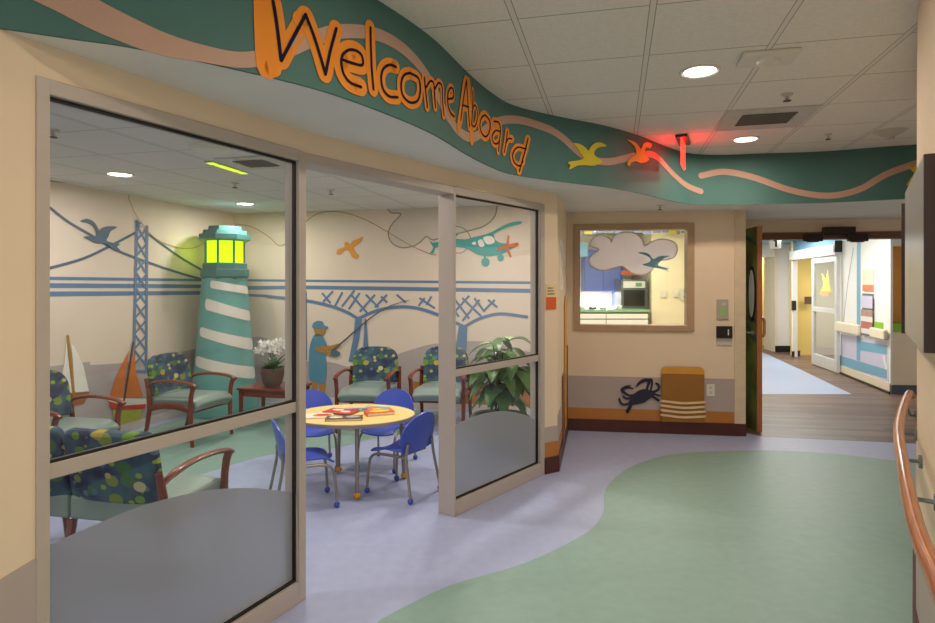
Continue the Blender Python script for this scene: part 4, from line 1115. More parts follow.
# reading matter on the table
def bk_z(layer=0): return THT + .001
def book(name, label, x_, y_, rz, w, d, t, cover, pages=None, decals=(), z=THT):
    r = thing(name, label, 'book' if name == 'picture_book' else 'magazine', (TX + x_, TY + y_, z + .0005), math.radians(rz))
    MB().box((0, 0, t * .5), (w * .97, d * .96, t * .82)).build('pages', pages or M_paper, r)
    m = MB(); m.box((0, 0, t * .96), (w, d, t * .08 + .001)); m.box((0, 0, t * .04), (w, d, t * .08 + .001)); m.box((-w / 2, 0, t / 2), (.003, d, t))
    m.build('cover', cover, r)
    for i, (cx_, cy_, cw, cd, mt) in enumerate(decals):
        MB().prism([(cx_ + cw * math.cos(a_ * PI / 8), cy_ + cd * math.sin(a_ * PI / 8)) for a_ in range(16)], t + .0006, t + .0014 + .0002 * i).build('cover_picture', mt, r)
M_cy = mat('cyan_print', (96, 176, 206), .4); M_or = mat('orange_print', (232, 128, 50), .4); M_ye = mat('yellow_print', (240, 206, 70), .4); M_pu = mat('purple_print', (96, 70, 140), .4); M_gy = mat('grey_print', (176, 176, 190), .4); M_dk = mat('dark_print', (96, 72, 60), .4)
book('picture_book', 'white picture book with orange circle at the left of the table', -.245, -.10, 12, .22, .17, .008, M_bookwhite, decals=((.03, 0, .07, .05, M_or), (.03, 0, .045, .03, M_bookred)))
book('magazine', 'red and white magazine at the middle of the pile on the table', -.10, .03, -20, .24, .15, .007, M_bookred, decals=((-.04, .02, .05, .03, M_bookwhite), (.05, -.02, .04, .03, M_bookwhite)), z=THT + .0085)
book('magazine', 'grey patterned magazine behind the red one on the table', -.01, .13, 8, .18, .13, .006, M_gy, decals=((.0, .0, .06, .03, M_pu),))
book('magazine', 'dark open magazine with curled pages nearest the table edge', -.03, -.20, 6, .26, .12, .016, M_dk, decals=((-.06, 0, .05, .03, M_paper), (.06, .01, .05, .03, M_gy)))
book('picture_book', 'multicoloured picture book with cyan and orange cover', .14, .14, -18, .20, .16, .010, M_cy, decals=((-.04, .02, .045, .05, M_or), (.04, -.02, .05, .03, M_ye), (-.06, -.05, .03, .02, M_pu)))
book('picture_book', 'thick book with orange-red spine at the right of the table', .20, -.02, 22, .21, .12, .024, mat('orange_red_cover', (222, 84, 36), .4), decals=((0, .0, .08, .04, M_ye),))

# end table with orchid
root = thing('end_table', 'low cherry wood end table beside the lighthouse', 'table', (-2.10, 6.66, 0), math.radians(-13))
MB().box((0, 0, .412), (.62, .50, .026)).build('tabletop', M_cherry, root, bevel=.006)
for (cx_, cy_, w, d) in ((0, -.21, .52, .022), (0, .21, .52, .022), (-.27, 0, .022, .42), (.27, 0, .022, .42)):
    MB().box((cx_, cy_, .365), (w, d, .07)).build('apron', M_cherry, root)
for sx in (-1, 1):
    for sy in (-1, 1):
        MB().tube([(sx * .275, sy * .215, .40), (sx * .275, sy * .215, .2), (sx * .282, sy * .22, 0)], [.026, .022, .018], 8).build('table_leg', M_cherry, root)
ox, oy, oz = -2.11, 6.60, .4255
root = thing('potted_orchid', 'white orchids in a dark pot on the end table', 'plant', (ox, oy, oz)); root.scale = (1.18, 1.18, 1.18)
MB().lathe([(.065, 0), (.085, .03), (.105, .12), (.10, .17), (.088, .17), (.088, .15), (.001, .15)]).build('pot', M_pot, root, smooth=True)
mb = MB(); st = MB(); pe = MB()
def leaf(m, base, tip, w, droop, fold=.3, n=8):
    b, t_ = Vector(base), Vector(tip); d = t_ - b; sd = d.cross(Vector((0, 0, 1)));
    if sd.length < 1e-4: sd = Vector((1, 0, 0))
    sd.normalize()
    def fn(u, v):
        c = b + d * v + Vector((0, 0, -droop * v * v))
        ww = w * math.sin(PI * min(1, v * .96 + .03)) ** .8
        x_ = (2 * u - 1)
        return c + sd * x_ * ww / 2 + Vector((0, 0, fold * abs(x_) * ww / 2))
    m.sheet(fn, 4, n, .0015)
for k in range(22):
    a_ = k * 2.4; L_ = random.uniform(.10, .17); leaf(mb, (0, 0, .15), (L_ * math.cos(a_), L_ * math.sin(a_), .15 + random.uniform(.05, .22)), .045, .05)
for k in range(8):
    a_ = k * .85; q = (.07 * math.cos(a_), .07 * math.sin(a_), .36 + random.uniform(-.02, .05))
    st.tube([(0, 0, .15), (q[0] * .3, q[1] * .3, .28), q], .003, 5)
    for j in range(6):
        c_ = Vector(q) + Vector((random.uniform(-.06, .06), random.uniform(-.06, .06), random.uniform(-.045, .045)))
        for p_ in range(5):
            b_ = p_ * 2 * PI / 5 + j
            leaf(pe, c_, c_ + Vector((.034 * math.cos(b_), -.008, .034 * math.sin(b_))), .034, 0, 0, 3)
mb.build('foliage', M_leaf, root); st.build('stem', M_leaf, root); pe.build('blossoms', M_petal, root)

# big plant behind the right glass
root = thing('potted_plant', 'leafy green plant in a wide planter behind the right glass panel', 'plant', (.30, 5.62, 0))
MB().lathe([(.16, 0), (.24, .05), (.29, .20), (.275, .31), (.25, .33), (.235, .31), (.001, .30)], seg=32).build('planter', M_planter, root, smooth=True)
MB().lathe([(.232, .305), (.232, .315), (.001, .318)]).build('soil', M_soil, root)
mb = MB(); st = MB(); m2 = MB()
for k in range(9):
    a_ = k * 2.39996; top = Vector((.15 * math.cos(a_), .15 * math.sin(a_), .74 + .085 * (k % 4)))
    st.tube([(.03 * math.cos(a_), .03 * math.sin(a_), .31), tuple(top * .5 + Vector((0, 0, .2))), tuple(top)], .006, 6)
    for j in range(9):
        f_ = .35 + min(j, 6) * .108; b_ = Vector((.03 * math.cos(a_), .03 * math.sin(a_), .31)).lerp(top, f_)
        an = a_ + j * 2.2; L_ = random.uniform(.19, .28)
        (leaf)(m2 if (k + j) % 3 == 0 else mb, b_, b_ + Vector((L_ * math.cos(an), L_ * math.sin(an), random.uniform(.02, .14))), random.uniform(.10, .15), random.uniform(.14, .26), .25)
mb.build('foliage', M_leaf, root, smooth=True); m2.build('pale_foliage', M_leafpale, root, smooth=True); st.build('stem', M_soil, root, smooth=True)

# ------------------------------------------------------------------ things on the hall walls
KCr = crop(610, 365, 12.45)
mb = MB()
poly_px(mb, WB, KCr([(215, 470), (250, 430), (245, 385), (300, 355), (340, 325), (400, 300), (450, 300), (520, 315), (560, 325), (560, 350), (520, 400), (470, 430), (430, 460), (360, 480), (290, 492), (240, 500)]), .008, .010, 0, 2)
for pts_, w in (([(300, 375), (240, 375), (190, 350), (150, 310), (190, 275), (245, 255)], [.022, .022, .024, .034, .03, .014]), ([(190, 285), (240, 280), (285, 290)], [.02, .018, .01]),
                ([(455, 305), (470, 250), (485, 200), (440, 185), (390, 205), (350, 235), (325, 268)], [.024, .024, .034, .036, .034, .024, .010]), ([(480, 185), (515, 180), (520, 240), (505, 310)], [.026, .022, .018, .018]),
                ([(530, 330), (580, 315), (610, 280), (600, 245), (575, 228)], .022), ([(540, 360), (580, 368), (618, 378)], .018), ([(525, 385), (560, 410), (600, 438)], .024),
                ([(240, 410), (200, 415), (165, 390)], .020), ([(230, 480), (170, 490), (130, 465), (115, 420)], .022), ([(260, 480), (240, 530), (215, 575)], .036)):
    stroke_px(mb, WB, KCr(pts_), w, .0075, .010, 0, 4)
tag(mb.build('crab_cutout', mat('crab_navy', (30, 30, 58), .5)), 'dark navy crab cut-out low on the back wall', 'wall decoration')
root = thing('mooring_post_cutout', 'golden brown mooring post cut-out with four cream ropes on the back wall', 'wall decoration', WB.P(WB.uv(682, 420)[0], .02, .02))
s0 = WB.uv(661, 400)[0]; s1 = WB.uv(703.5, 400)[0]; zt = WB.uv(682, 366.5)[1]; zb = .128
w_ = s1 - s0; cm = (s0 + s1) / 2
ou = [(cm + x_, zb + y_) for x_, y_ in rounded(w_, zt - zb, .05, 5, .004)]
mb = MB(); sheet_poly(mb, WB, [Vector(p) for p in ou], .018, .020); mb.build('post', M_pile, root, True)
zc = WB.uv(682, 373.5)[1]
cap = [p for p in ou if p[1] > zc]; cap = [(s1, zc)] + cap + [(s0, zc)]
mb = MB(); sheet_poly(mb, WB, [Vector(p) for p in cap], .003, .0385); mb.build('post_top', M_piletop, root, True)
for yp in (401.2, 405.8, 410.4, 415.2):
    zz = WB.uv(682, yp)[1]
    mb = MB(); stroke_uv(mb, WB, catmull([Vector((s0 - .004, zz + .006)), Vector((cm, zz - .012)), Vector((s1 + .004, zz + .003))], 6), .022, .008, .0385); mb.build('rope', M_rope, root, True)
# card reader, keypad, outlet
def wallbox(name, label, cat, W_, x0, y0, x1, y1, d, m, bev=.002):
    a_, t_ = W_.uv(x0, y0); b_, u_ = W_.uv(x1, y1)
    r = thing(name, label, cat, W_.P((a_ + b_) / 2, u_, 0))
    mb = MB(); sheet_poly(mb, W_, [Vector((a_, u_)), Vector((b_, u_)), Vector((b_, t_)), Vector((a_, t_))], d, .001)
    mb.build('housing', m, r, True, bevel=bev)
    return r, a_, b_, u_, t_
def face_rect(r, W_, s0, s1, z0, z1, off, m, name, th=.002):
    mb = MB(); sheet_poly(mb, W_, [Vector((s0, z0)), Vector((s1, z0)), Vector((s1, z1)), Vector((s0, z1))], th, off); return mb.build(name, m, r, True)
r, a_, b_, u_, t_ = wallbox('wall_intercom', 'small grey intercom with green button above the black reader', 'intercom', WB, 716.5, 299.5, 728, 319, .018, mat('intercom_grey', (176, 168, 160), .4))
face_rect(r, WB, a_ + .03, b_ - .02, u_ + .04, u_ + .11, .0195, mat('green_button', (150, 190, 120), .4), 'button')
face_rect(r, WB, a_ + .045, b_ - .03, t_ - .06, t_ - .03, .0195, M_ventgrey, 'speaker_grille')
r, a_, b_, u_, t_ = wallbox('card_reader', 'black card reader on the back wall right of the window', 'card reader', WB, 716, 326, 731.5, 338, .035, M_black)
face_rect(r, WB, b_ - .045, b_ - .035, u_ + .03, t_ - .03, .0365, M_fixture, 'indicator')
face_rect(r, WB, a_ + .005, b_ - .003, WB.uv(724, 345)[1], u_ - .002, .001, M_ventgrey, 'cover_plate', .012)
r, a_, b_, u_, t_ = wallbox('power_outlet', 'cream power outlet beside the mooring post cut-out', 'outlet', WB, 706.5, 384, 714.5, 396, .008, M_fixture)
for f_ in (.3, .7):
    zz = u_ + (t_ - u_) * f_; face_rect(r, WB, a_ + .025, b_ - .025, zz - .014, zz + .014, .0095, M_ventgrey, 'socket')
# room sign on the pier
r, a_, b_, u_, t_ = wallbox('room_sign', 'small cream room sign with orange lower half on the pier', 'sign', WP, 545.5, 284, 555.5, 309, .006, mat('sign_cream', (222, 206, 160), .5), .001)
zz = u_ + (t_ - u_) * .48
face_rect(r, WP, a_, b_, u_, zz, .0075, mat('sign_orange_red', (216, 96, 40), .5), 'orange_panel')
for k in range(3):
    face_rect(r, WP, a_ + .015, b_ - .02 - .008 * k, zz + .022 + .024 * k, zz + .029 + .024 * k, .0075, M_dk, 'text_line')
# painted piles and white board on the short side wall
sb = lambda px, py: WS.uv(px, py)
mb = MB(); sheet_poly(mb, WS, [Vector((.55, .12)), Vector((.80, .12)), Vector((.80, .70)), Vector((.55, .70))], .012, .005)
tag(mb.build('painted_piling', wood('piling_paint', (120, 78, 40), (150, 100, 52), .6)), 'brown painted piling on the narrow side wall, the shorter one', 'wall decoration')
mb = MB(); sheet_poly(mb, WS, [Vector((.88, .12)), Vector((1.12, .12)), Vector((1.12, 1.35)), Vector((1.0, 1.42)), Vector((.88, 1.35))], .010, .005)
tag(mb.build('painted_piling', M_piletop), 'tall golden piling on the narrow side wall beside the window', 'wall decoration')
mb = MB(); sheet_poly(mb, WS, [Vector((1.18, .12)), Vector((1.34, .12)), Vector((1.34, .90)), Vector((1.18, .90))], .012, .005)
tag(mb.build('painted_piling', M_dk), 'dark brown piling in the corner of the narrow side wall', 'wall decoration')
root = thing('wall_notice', 'white notice sheet with sketched lines high on the narrow side wall', 'notice', WS.P(.5, 1.55, .006))
mb = MB(); sheet_poly(mb, WS, [Vector((.30, 1.48)), Vector((.62, 1.48)), Vector((.62, 1.92)), Vector((.30, 1.92))], .003, .002); mb.build('sheet', M_lwhite, root, True)
mb = MB(); stroke_uv(mb, WS, catmull([Vector(p) for p in ((.36, 1.86), (.5, 1.80), (.42, 1.72), (.55, 1.64), (.40, 1.56), (.5, 1.52))], 5), .010, .001, .0055); mb.build('sketch', M_mline, root, True)

# door leaf folded back against the return wall
root = thing('door_1', 'open door leaf with dark green mural', 'door', (3.0, 6.28, 0)); del root['label']; del root['category']; struct(root)
da, db = Vector((3.005, 6.28)), Vector((3.07, 7.20))
MB().beam(tuple(da), tuple(db), .045, .01, 2.125).build('door_leaf', [M_doorpaint], root, True)
WDo = Wall(da, db)
L_ = (db - da).length
mb = MB(); mb.beam(tuple(da - WDo.u * .008), tuple(da + WDo.u * .012), .05, .01, 2.125); mb.build('edge_strip', M_doorwood, root, True)
Wl = Wall(da, db); Wl.n = Vector((-1, 0.07)).normalized()
mb = MB()
for zz, w, a_, m_ in ((1.95, .05, 0, 0), (1.4, .06, .2, 0), (1.15, .05, -.2, 0), (.95, .07, .2, 0)):
    stroke_uv(mb, Wl, catmull([Vector((.05, zz)), Vector((.35, zz + .08 + a_ * .3)), Vector((.85, zz - .05))], 5), w, .001, .0235)
mb.build('painted_band', mat('door_band_teal', (70, 100, 84), .5), root, True)
# oval porthole and lever
mb = MB(); pts_ = [Vector((.12 + .10 * math.cos(k * PI / 16), 1.43 + .29 * math.sin(k * PI / 16))) for k in range(32)]
sheet_poly(mb, Wl, pts_, .010, .0235); mb.build('porthole_rim', M_black, root, True)
mb = MB(); sheet_poly(mb, Wl, [Vector((.12 + (p.x - .12) * .7, 1.43 + (p.y - 1.43) * .86)) for p in pts_], .002, .0337); mb.build('porthole_glass', mat('porthole_pale', (220, 226, 228), .15), root, True)
mb = MB(); q = [Wl.P(.10, 1.02, .025), Wl.P(.10, 1.02, .075), Wl.P(.22, 1.02, .08)]
mb.tube([tuple(p) for p in q], .010, 8); mb.tube([tuple(Wl.P(.10, 1.02, .0235)), tuple(Wl.P(.10, 1.02, .036))], .03, 14)
mb.build('lever_handle', M_chrome, root, True, smooth=True)
mb = MB(); q = [(da.x + .028, da.y + .04, .98), (da.x + .065, da.y + .04, 1.0), (da.x + .07, da.y + .04, 1.08), (da.x + .065, da.y + .04, 1.16), (da.x + .028, da.y + .04, 1.18)]
mb.tube([tuple(p) for p in catmull([Vector(p) for p in q], 4)], .016, 8); mb.build('pull_handle', M_doorwood, root, True, smooth=True)
# door head trim, sensor and closers
WH = Wall(P7, P8)
mb = MB(); sheet_poly(mb, WH, [(0.12, 2.05), (4.2, 2.05), (4.2, 2.13), (.12, 2.13)], .012, .001); struct(mb.build('trim_17', mat('door_head_brown', (112, 78, 54), .45)))
mb = MB(); mb.beam(tuple(WH.o + WH.u * .12), tuple(WH.o + WH.u * 4.2), .14, 2.05, 2.09, 0, .08); struct(mb.build('trim_18', mat('door_head_dark', (74, 52, 40), .5)))
def headbox(name, label, cat, x0, y0, x1, y1, d, off=.014):
    a_, t_ = WH.uv(x0, y0); b_, u_ = WH.uv(x1, y1); r = thing(name, label, cat, WH.P((a_ + b_) / 2, u_, off))
    mb = MB(); sheet_poly(mb, WH, [Vector((a_, u_)), Vector((b_, u_)), Vector((b_, t_)), Vector((a_, t_))], d, off); mb.build('housing', M_darkbrown, r, True, bevel=.006)
    mb = MB(); sheet_poly(mb, WH, [Vector((a_ + .04, u_ - .010)), Vector((b_ - .04, u_ - .010)), Vector((b_ - .04, u_ - .001)), Vector((a_ + .04, u_ - .001))], d * .6, off); mb.build('lower_lip', M_black, r, True)
headbox('door_sensor', 'long dark motion sensor bar on the door head', 'sensor', 821, 227.5, 853, 234, .06)
headbox('door_closer', 'dark closer box under the left part of the door head', 'door closer', 802, 234.5, 821, 241.5, .05)
headbox('door_closer', 'dark closer box under the right part of the door head', 'door closer', 846, 234, 866, 241.5, .05)

# handrail on the right wall
root = thing('handrail', 'curved wooden handrail along the right wall', 'handrail', (1.9, 2.6, .8))
hp = [(2.66, 3.66, .865), (2.60, 3.60, .87), (2.26, 3.17, .87), (1.98, 2.80, .87), (1.785, 2.52, .87), (1.622, 2.275, .87), (1.41, 1.954, .87), (1.215, 1.65, .87), (1.07, 1.40, .87), (.965, 1.18, .87), (.93, .8, .87), (1.03, .1, .87)]
hp = [tuple(p) for p in catmull([Vector(p) for p in hp], 5)]
MB().tube(hp, .021, 12, flat=1.35).build('rail', M_railwood, root, True, smooth=True)
for (x_, y_) in ((2.45, 3.40), (2.11, 2.98), (1.80, 2.54), (1.50, 2.09), (1.15, 1.54)):
    b = min(((Vector((x_, y_)) - (Vector(RW[i]).lerp(Vector(RW[i + 1]), t / 20))).length, tuple(Vector(RW[i]).lerp(Vector(RW[i + 1]), t / 20))) for i in range(len(RW) - 1) for t in range(21))[1]
    m = MB(); m.tube([(x_, y_, .84), (x_ + (b[0] - x_) * .3, y_ + (b[1] - y_) * .3, .80), (b[0], b[1], .80)], .008, 8)
    m.tube([(b[0] + (x_ - b[0]) * .15, b[1] + (y_ - b[1]) * .15, .80), (b[0], b[1], .80)], .028, 12)
    m.build('bracket', M_steel, root, True, smooth=True)

# framed display boards on the right wall
def board(label, a, b, z0, z1, prot=.055):
    a, b = Vector(a), Vector(b); d = (b - a).normalized(); n = Vector((-d.y, d.x))
    if n.x > 0: n = -n
    r = thing('wall_display', label, 'display', ((a.x + b.x) / 2, (a.y + b.y) / 2, z0))
    def bx(m, s0, s1, z0_, z1_, p0, p1):
        q = [a + d * s0 + n * p0, a + d * s1 + n * p0, a + d * s1 + n * p1, a + d * s0 + n * p1]; m.prism([(p.x, p.y) for p in q], z0_, z1_)
    L_ = (b - a).length
    m = MB(); bx(m, 0, .03, z0, z1, -prot, 0.004); m.build('bezel', M_darkbrown, r, True); m = MB(); bx(m, L_ - .03, L_, z0, z1, -prot, .004)
    m.build('bezel', M_darkbrown, r, True)
    m = MB(); bx(m, .03, L_ - .03, z0, z1, -prot + .002, 0.004); m.build('screen', M_silver, r, True)
    return r
board('large wall display with silver face and dark brown bezel, nearest on the right wall', (1.427, 1.90), (1.955, 2.72), 1.315, 1.935, .06)
board('second wall display farther along the right wall, only its dark edge showing', (2.16, 3.03), (2.40, 3.36), 1.285, 1.93, .05)

# ------------------------------------------------------------------ nurse station seen through the back window
struct(wall_run('wall_station_left', [(1.315, 7.22), (1.42, 11.3)], .1, 0, 2.62, M_cream))
struct(wall_run('wall_station_back', [(1.42, 11.3), (4.2, 11.3)], .1, 0, 2.62, M_cream))
struct(wall_run('wall_station_right', [(2.905, 9.62), (3.56, 9.60), (3.05, 7.4)], .06, 0, 2.62, M_cream, side=1))
struct(wall_run('wall_station_return', [(3.02, 11.25), (3.02, 9.69)], .06, 0, 2.62, M_cream, side=1))
def box_thing(name, label, cat, x0, x1, y0, y1, z0, z1, m, part='body', bev=.004, group=None):
    r = thing(name, label, cat, ((x0 + x1) / 2, (y0 + y1) / 2, z0), 0, group)
    MB().box(((x0 + x1) / 2, (y0 + y1) / 2, (z0 + z1) / 2), (x1 - x0, y1 - y0, z1 - z0)).build(part, m, r, True, bevel=bev)
    return r
r = box_thing('station_counter', 'long counter with green top and white drawer fronts behind the back window', 'counter', 1.50, 2.82, 9.5, 10.0, 0, 1.09, M_dk, 'cabinet_body')
MB().box((2.17, 9.74, 1.11), (1.34, .54, .04)).build('worktop', M_counter, r, True, bevel=.004)
for k in range(2):
    for zz, hh in ((1.03, .075), (.925, .10), (.70, .30), (.40, .26)):
        MB().box((1.83 + k * .655, 9.492, zz), (.645, .012, hh)).build('drawer', M_white, r, True)
r = box_thing('wall_cabinet', 'blue wall cabinet pair hanging over the lit back counter', 'cabinet', 2.02, 2.66, 10.55, 10.9, 1.40, 2.12, M_cabblue, 'cabinet_body')
for x_ in (2.18, 2.50): MB().box((x_, 10.54, 1.76), (.305, .016, .70)).build('door', M_cabblue, r, True, bevel=.004)
r = box_thing('tall_panel', 'tall blue end panel beside the wall cabinets', 'panel', 2.665, 2.70, 10.52, 11.25, 0, 2.12, M_cabblue)
r = box_thing('back_counter', 'rear white counter below the blue cabinets', 'counter', 1.5, 2.66, 10.5, 11.1, 0, 1.12, M_white)
l_ = area_light('under_cabinet_lamp', (2.34, 10.75, 1.39), 22, .5, (1, .98, .95), size_y=.1)
r = box_thing('drink_dispenser', 'grey drink dispenser standing at the end of the station counter', 'dispenser', 2.54, 2.98, 10.08, 10.5, 1.10, 1.60, M_steel)
MB().box((2.75, 10.065, 1.30), (.34, .02, .26)).build('tap_recess', M_black, r, True)
MB().box((2.75, 10.065, 1.52), (.36, .02, .11)).build('control_panel', M_white, r, True)
MB().box((2.82, 10.05, 1.52), (.10, .012, .06)).build('touch_screen', M_counter, r, True)
r = box_thing('dispenser_stand', 'pale cabinet under the drink dispenser', 'cabinet', 2.54, 2.98, 10.08, 10.5, 0, 1.09, M_white)
r = box_thing('orange_notice', 'small orange notice above the drink dispenser', 'notice', 2.64, 2.86, 10.49, 10.5, 1.68, 1.76, mat('notice_orange', (232, 120, 70), .5), 'sheet', 0)
for k, (x_, y_, rr, hh) in enumerate(((1.82, 9.70, .05, .05), (2.0, 9.72, .07, .035), (2.15, 9.68, .06, .04), (2.42, 9.72, .045, .06))):
    m = MB(); m.lathe([(rr * .7, 0), (rr, hh * .6), (rr * .9, hh), (.001, hh)], (x_, y_, 1.131)); tag(m.build('desk_item', [M_white, M_steel, M_white, M_bookwhite][k], smooth=True), ['small white dish at the left end of the station counter', 'flat grey bowl on the station counter', 'pale bowl in the middle of the station counter', 'white cup toward the right of the station counter'][k], 'tableware')
r = box_thing('blue_soffit_panel', 'pale blue hanging panel high at the left inside the station', 'panel', 1.43, 1.95, 9.9, 10.6, 1.98, 2.2, M_bluesoffit)
for i, px in enumerate((588, 673)):
    x_ = (px - CX) / F * 9.4
    r = box_thing('yellow_pennant', ['square yellow pennant hanging at the upper left of the window view', 'square yellow pennant hanging at the upper right of the window view'][i], 'pennant', x_ - .06, x_ + .06, 9.4, 9.41, 2.30, 2.42, M_gold, 'cloth', 0)
mb = MB()
for k in range(14): mb.box((1.62 + k * .145, 9.42, 2.335 + .012 * math.sin(k * 2.1)), (.13, .006, .035 + .01 * (k % 3)))
tag(mb.build('bunting_strip', mat('bunting_blue', (120, 140, 170), .6)), 'blue-grey wavy border strip running across the top of the station', 'border')
for i, (px, m_) in enumerate(((664, M_fixture), (676, M_fixture), (683.5, M_black))):
    x_ = (px - CX) / F * 9.56
    if i < 2: r = box_thing('wall_switch', ['white wall switch on the cream station wall, the left one', 'white wall switch on the cream station wall, the middle one'][i], 'switch', x_ - .04, x_ + .04, 9.575, 9.588, 1.33, 1.43, m_, 'plate', 0)
    else:
        r = box_thing('wall_phone', 'small dark wall phone at the right edge of the station view', 'phone', x_ - .04, x_ + .04, 9.56, 9.588, 1.28, 1.46, M_fixture, 'plate', 0)
        MB().box((x_ + .02, 9.55, 1.33), (.03, .012, .05)).build('handset', M_black, r, True); MB().box((x_ + .02, 9.55, 1.42), (.03, .012, .05)).build('keypad', M_black, r, True)

# ------------------------------------------------------------------ corridor beyond the double doors
CR = [(5.88, 8.48), (6.36, 10.37)]; CR2 = [(6.36, 10.37), (6.60, 11.6)]; CR3 = [(6.60, 11.6), (6.88, 12.8)]
struct(wall_run('wall_corridor_right', CR, .03, 0, 2.46, M_white, side=-1))
struct(wall_run('wall_corridor_niche', [(5.89, 8.48), (8.5, 8.2)], .1, 0, .86, M_creamrail, side=1))
o = MB().box((7.0, 8.98, 1.7), (1.95, .06, 1.5)).build('wall_niche_back', M_morange); struct(o)
o = MB().prism([(5.90, 8.475), (8.4, 8.205), (8.4, 8.8), (5.98, 8.97)], .86, .975).build('trim_19', mat('lime_sill', (130, 190, 40), .5)); struct(o)
o = MB().prism([(5.90, 8.48), (8.5, 8.2), (8.5, 8.34), (5.92, 8.60)], 2.06, 2.46).build('wall_niche_head', M_white); struct(o)
struct(MB().prism([(6.92, 13.75), (7.35, 13.75), (7.45, 14.4), (7.0, 14.4)], 0, 2.46).build('wall_corridor_far_right', M_white))
struct(wall_run('wall_corridor_jamb', [(6.80, 12.8), (6.93, 12.87), (7.28, 13.76)], .03, 0, 2.46, M_white, side=-1))
struct(wall_run('wall_corridor_end', [(4.5, 15.2), (9.5, 15.2)], .1, 0, 2.46, M_yellow))
struct(wall_run('wall_corridor_left', [(3.03, 7.35), (3.7, 9.7), (5.4, 16)], .08, 0, 2.46, M_cream))
struct(wall_run('wall_side_room', [(6.5, 10.55), (8.6, 10.4), (8.8, 13.2), (7.46, 13.12)], .08, 0, 2.46, M_white, side=-1))
struct(wall_run('wall_side_room_end', [(7.46, 13.12), (6.98, 13.1)], .08, 0, 2.46, M_yellow, side=-1))
o = MB().prism([(6.93, 13.80), (6.95, 14.0), (5.2, 14.2), (5.2, 14.0)], 2.14, 2.46).build('wall_corridor_lintel', M_white); struct(o)
mb = MB(); mb.beam((5.865, 8.46), (6.35, 10.37), .02, 0, .035, 0, .012); struct(mb.build('baseboard_corridor', M_black))
mb = MB(); mb.beam((5.88, 8.47), (8.4, 8.19), .02, 0, .13, 0, -.01); struct(mb.build('baseboard_niche', mat('slate_base', (70, 84, 104), .5)))
mb = MB(); mb.beam((6.92, 13.73), (7.3, 13.73), .02, 0, .14, 0, -.012); mb.beam((6.79, 12.78), (7.03, 12.93), .02, 0, .12, 0, -.012); struct(mb.build('baseboard_far', M_black))
mb = MB(); mb.beam((6.92, 13.74), (6.97, 13.74), .03, 0, 2.3, 0, -.012); mb.beam((7.24, 13.74), (7.3, 13.74), .03, 0, 2.3, 0, -.012); struct(mb.build('trim_20', M_creamrail))
WC = Wall(*CR)
KR = crop(735, 200, 2.83)
root = thing('corridor_wall_graphic', 'pale blue and lilac stripes painted on the white corridor wall', 'mural', WC.P(1.0, .3, .003))
def cpoly(name, pts_, m, off): mb = MB(); poly_px(mb, WC, pts_, .0015, off); mb.build(name, m, root, True)
cpoly('vertical_stripe', [(857, 236), (860.5, 236), (860.5, 327), (857, 327)], M_stripeblue, .002)
cpoly('lilac_field', [(841, 334), (888, 342), (889, 386), (841, 372)], M_stripelilac, .0005)
cpoly('blue_band', KR([(345, 398), (432, 412), (432, 438), (345, 424)]), M_stripeblue, .002)
cpoly('blue_band', KR([(298, 440), (430, 480), (432, 506), (298, 470)]), M_stripeblue, .002)
cpoly('blue_band', KR([(345, 385), (355, 386), (355, 455), (345, 452)]), M_stripeblue, .0037)
cpoly('white_bar', KR([(418, 440), (424, 440), (432, 480), (427, 480)]), M_white, .0037)
mb = MB(); stroke_px(mb, WC, [(843.5, 322), (848, 282), (853.5, 248)], .012, .0015, .002, 0, 0); mb.build('diagonal_line', mat('line_sage', (150, 160, 156), .6), root, True)
mb = MB(); sheet_poly(mb, WC, [Vector((.0, .035)), Vector((1.93, .035)), Vector((1.93, .15)), Vector((.0, .15))], .008, .004); mb.build('cream_base_band', M_creamrail, root, True)
for i, (x0, y0, x1, y1) in enumerate(((839.6, 322.5, 863.2, 334), (875.0, 328, 890, 339.5))):
    a_, t_ = WC.uv(x0, y0); b_, _ = WC.uv(x1, y0); zt_, zb_ = 1.18, .97
    if i == 1: zt_, zb_ = .96 + .0, .77
    zt_ = WC.uv((x0 + x1) / 2, (y0 + .6))[1]; zb_ = WC.uv((x0 + x1) / 2, y1 - .6)[1]
    r = thing('crash_rail', ['cream crash rail on the corridor wall left of the display case', 'cream crash rail on the corridor wall right of the display case'][i], 'rail', WC.P((a_ + b_) / 2, zb_, .02))
    mb = MB(); sheet_poly(mb, WC, [Vector((a_, zb_)), Vector((b_, zb_)), Vector((b_, zt_)), Vector((a_, zt_))], .06, .02); mb.build('bumper', M_creamrail, r, True, bevel=.02)
    mb = MB(); sheet_poly(mb, WC, [Vector((a_ + (b_ - a_) * .3, zb_ + .03)), Vector((a_ + (b_ - a_) * .7, zb_ + .03)), Vector((a_ + (b_ - a_) * .7, zt_ - .03)), Vector((a_ + (b_ - a_) * .3, zt_ - .03))], .02, .001); mb.build('mount', M_steel, r, True)
r, a_, b_, u_, t_ = wallbox('corridor_sign', 'white corridor sign with a coral lower band', 'sign', WC, 863.6, 269.6, 874.4, 291, .012, M_creamrail, .001)
face_rect(r, WC, a_, b_, u_, u_ + .09, .0135, mat('coral', (226, 130, 96), .5), 'coral_band')
r, a_, b_, u_, t_ = wallbox('display_case', 'narrow grey display case with red and white pictures on the corridor wall', 'display case', WC, 864.4, 293.5, 873.8, 337, .03, M_steel, .001)
k_ = (t_ - u_)
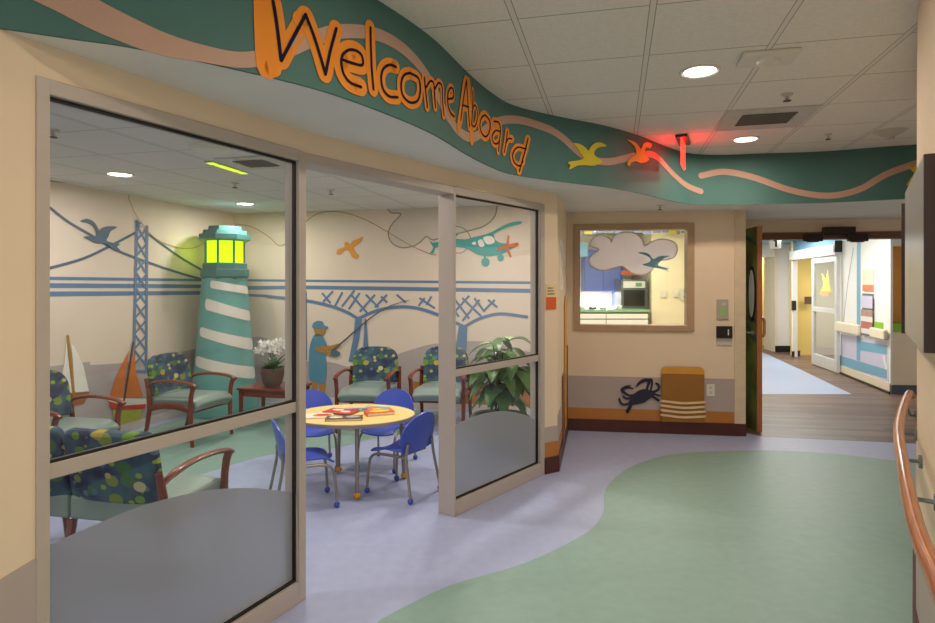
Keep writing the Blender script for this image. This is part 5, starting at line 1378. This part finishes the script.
for f0, f1, m_ in ((.05, .17, M_bookwhite), (.17, .34, mat('faded_red', (190, 110, 96), .5)), (.34, .46, M_bookwhite), (.46, .62, mat('faded_brown', (176, 140, 124), .5)), (.66, .95, M_stripelilac)):
    face_rect(r, WC, a_ + .04, b_ - .04, u_ + k_ * f0, u_ + k_ * f1, .0315, m_, 'picture')
# sliding glass door
root = bpy.data.objects.new('door_2', None); COL.objects.link(root); root.location = (6.5, 11, 0); struct(root)
a, b = Vector((6.31, 10.38)), Vector((6.57, 11.60)); d = (b - a).normalized(); L_ = (b - a).length
W2_ = Wall(a, b)
m = MB()
def db_(m, s0, s1, z0, z1, w=.05): m.beam(tuple(a + d * s0), tuple(a + d * s1), w, z0, z1)
db_(m, 0, .10, .02, 2.02); db_(m, L_ - .10, L_, .02, 2.02); db_(m, .10, L_ - .10, .02, .22); db_(m, .10, L_ - .10, 1.92, 2.02); db_(m, .10, L_ - .10, 1.02, 1.10)
M_doorwhite = mat('door_frame_white', (214, 214, 210), .4)
m.build('door_frame', M_doorwhite, root, True)
m = MB(); db_(m, .10, L_ - .10, .22, 1.02, .008); db_(m, .10, L_ - .10, 1.10, 1.92, .008); m.build('glass_pane', M_glass, root, True)
m = MB(); m.beam(tuple(a - d * .02), tuple(a + d * 2.5), .16, 2.03, 2.21, 0, -.02); m.build('door_header', M_doorwhite, root, True)
m = MB(); m.beam(tuple(a - d * .03), tuple(a + d * .03), .17, 2.07, 2.27, 0, -.02); m.build('header_cap', M_black, root, True)
mb = MB(); poly_px(mb, W2_, KR([(240, 265), (252, 240), (246, 205), (258, 225), (264, 195), (268, 240), (275, 262), (262, 258), (250, 270)]), .002, .006); mb.build('bird_decal', mat('pale_yellow_decal', (222, 214, 120), .5), root, True)
mb = MB(); poly_px(mb, W2_, KR([(242, 258), (272, 258), (268, 270), (246, 270)]), .002, .009); mb.build('nest_decal', mat('pale_orange_decal', (226, 176, 130), .5), root, True)
struct(wall_run('wall_corridor_over_door', [(6.36, 10.37), (6.60, 11.6), (6.88, 12.8)], .1, 2.2, 2.46, M_bluesoffit, side=-1))
r = box_thing('corridor_switch', 'small black switch box on the white jamb down the corridor', 'switch', 6.79, 6.87, 12.745, 12.78, .98, 1.18, M_black, 'housing', 0)
# hanging number sign
x_, y_ = (775.5 - CX) / F * 11.0, 11.0
z_ = CAMZ + (HY - 248.5) / F * 11
r = box_thing('hanging_sign', 'small white hanging sign with a black 1 down the corridor', 'sign', x_ - .105, x_ + .105, y_, y_ + .05, z_, z_ + .20, mat('sign_pale', (214, 206, 190), .5), 'panel', .003)
m = MB(); m.box((x_ + .01, y_ - .003, z_ + .095), (.035, .003, .13)); m.box((x_ - .014, y_ - .003, z_ + .14), (.03, .003, .025)); m.build('numeral', M_black, r, True)
m = MB(); m.tube([(x_, y_ + .025, z_ + .20), (x_, y_ + .025, 2.44)], .01, 8); m.build('hanger', M_ventgrey, r, True)
r = box_thing('corridor_ceiling_light', 'small bright ceiling light in the corridor beyond the doors', 'light', 7.15 - .9, 7.3 - .9, 11.4, 11.6, 2.425, 2.44, M_lightdisc, 'lens', 0)
r = box_thing('room_plate', 'small tan plate on the yellow wall inside the side room', 'wall plate', 7.18, 7.34, 12.98, 13.0, 1.10, 1.26, M_dk, 'plate', 0)
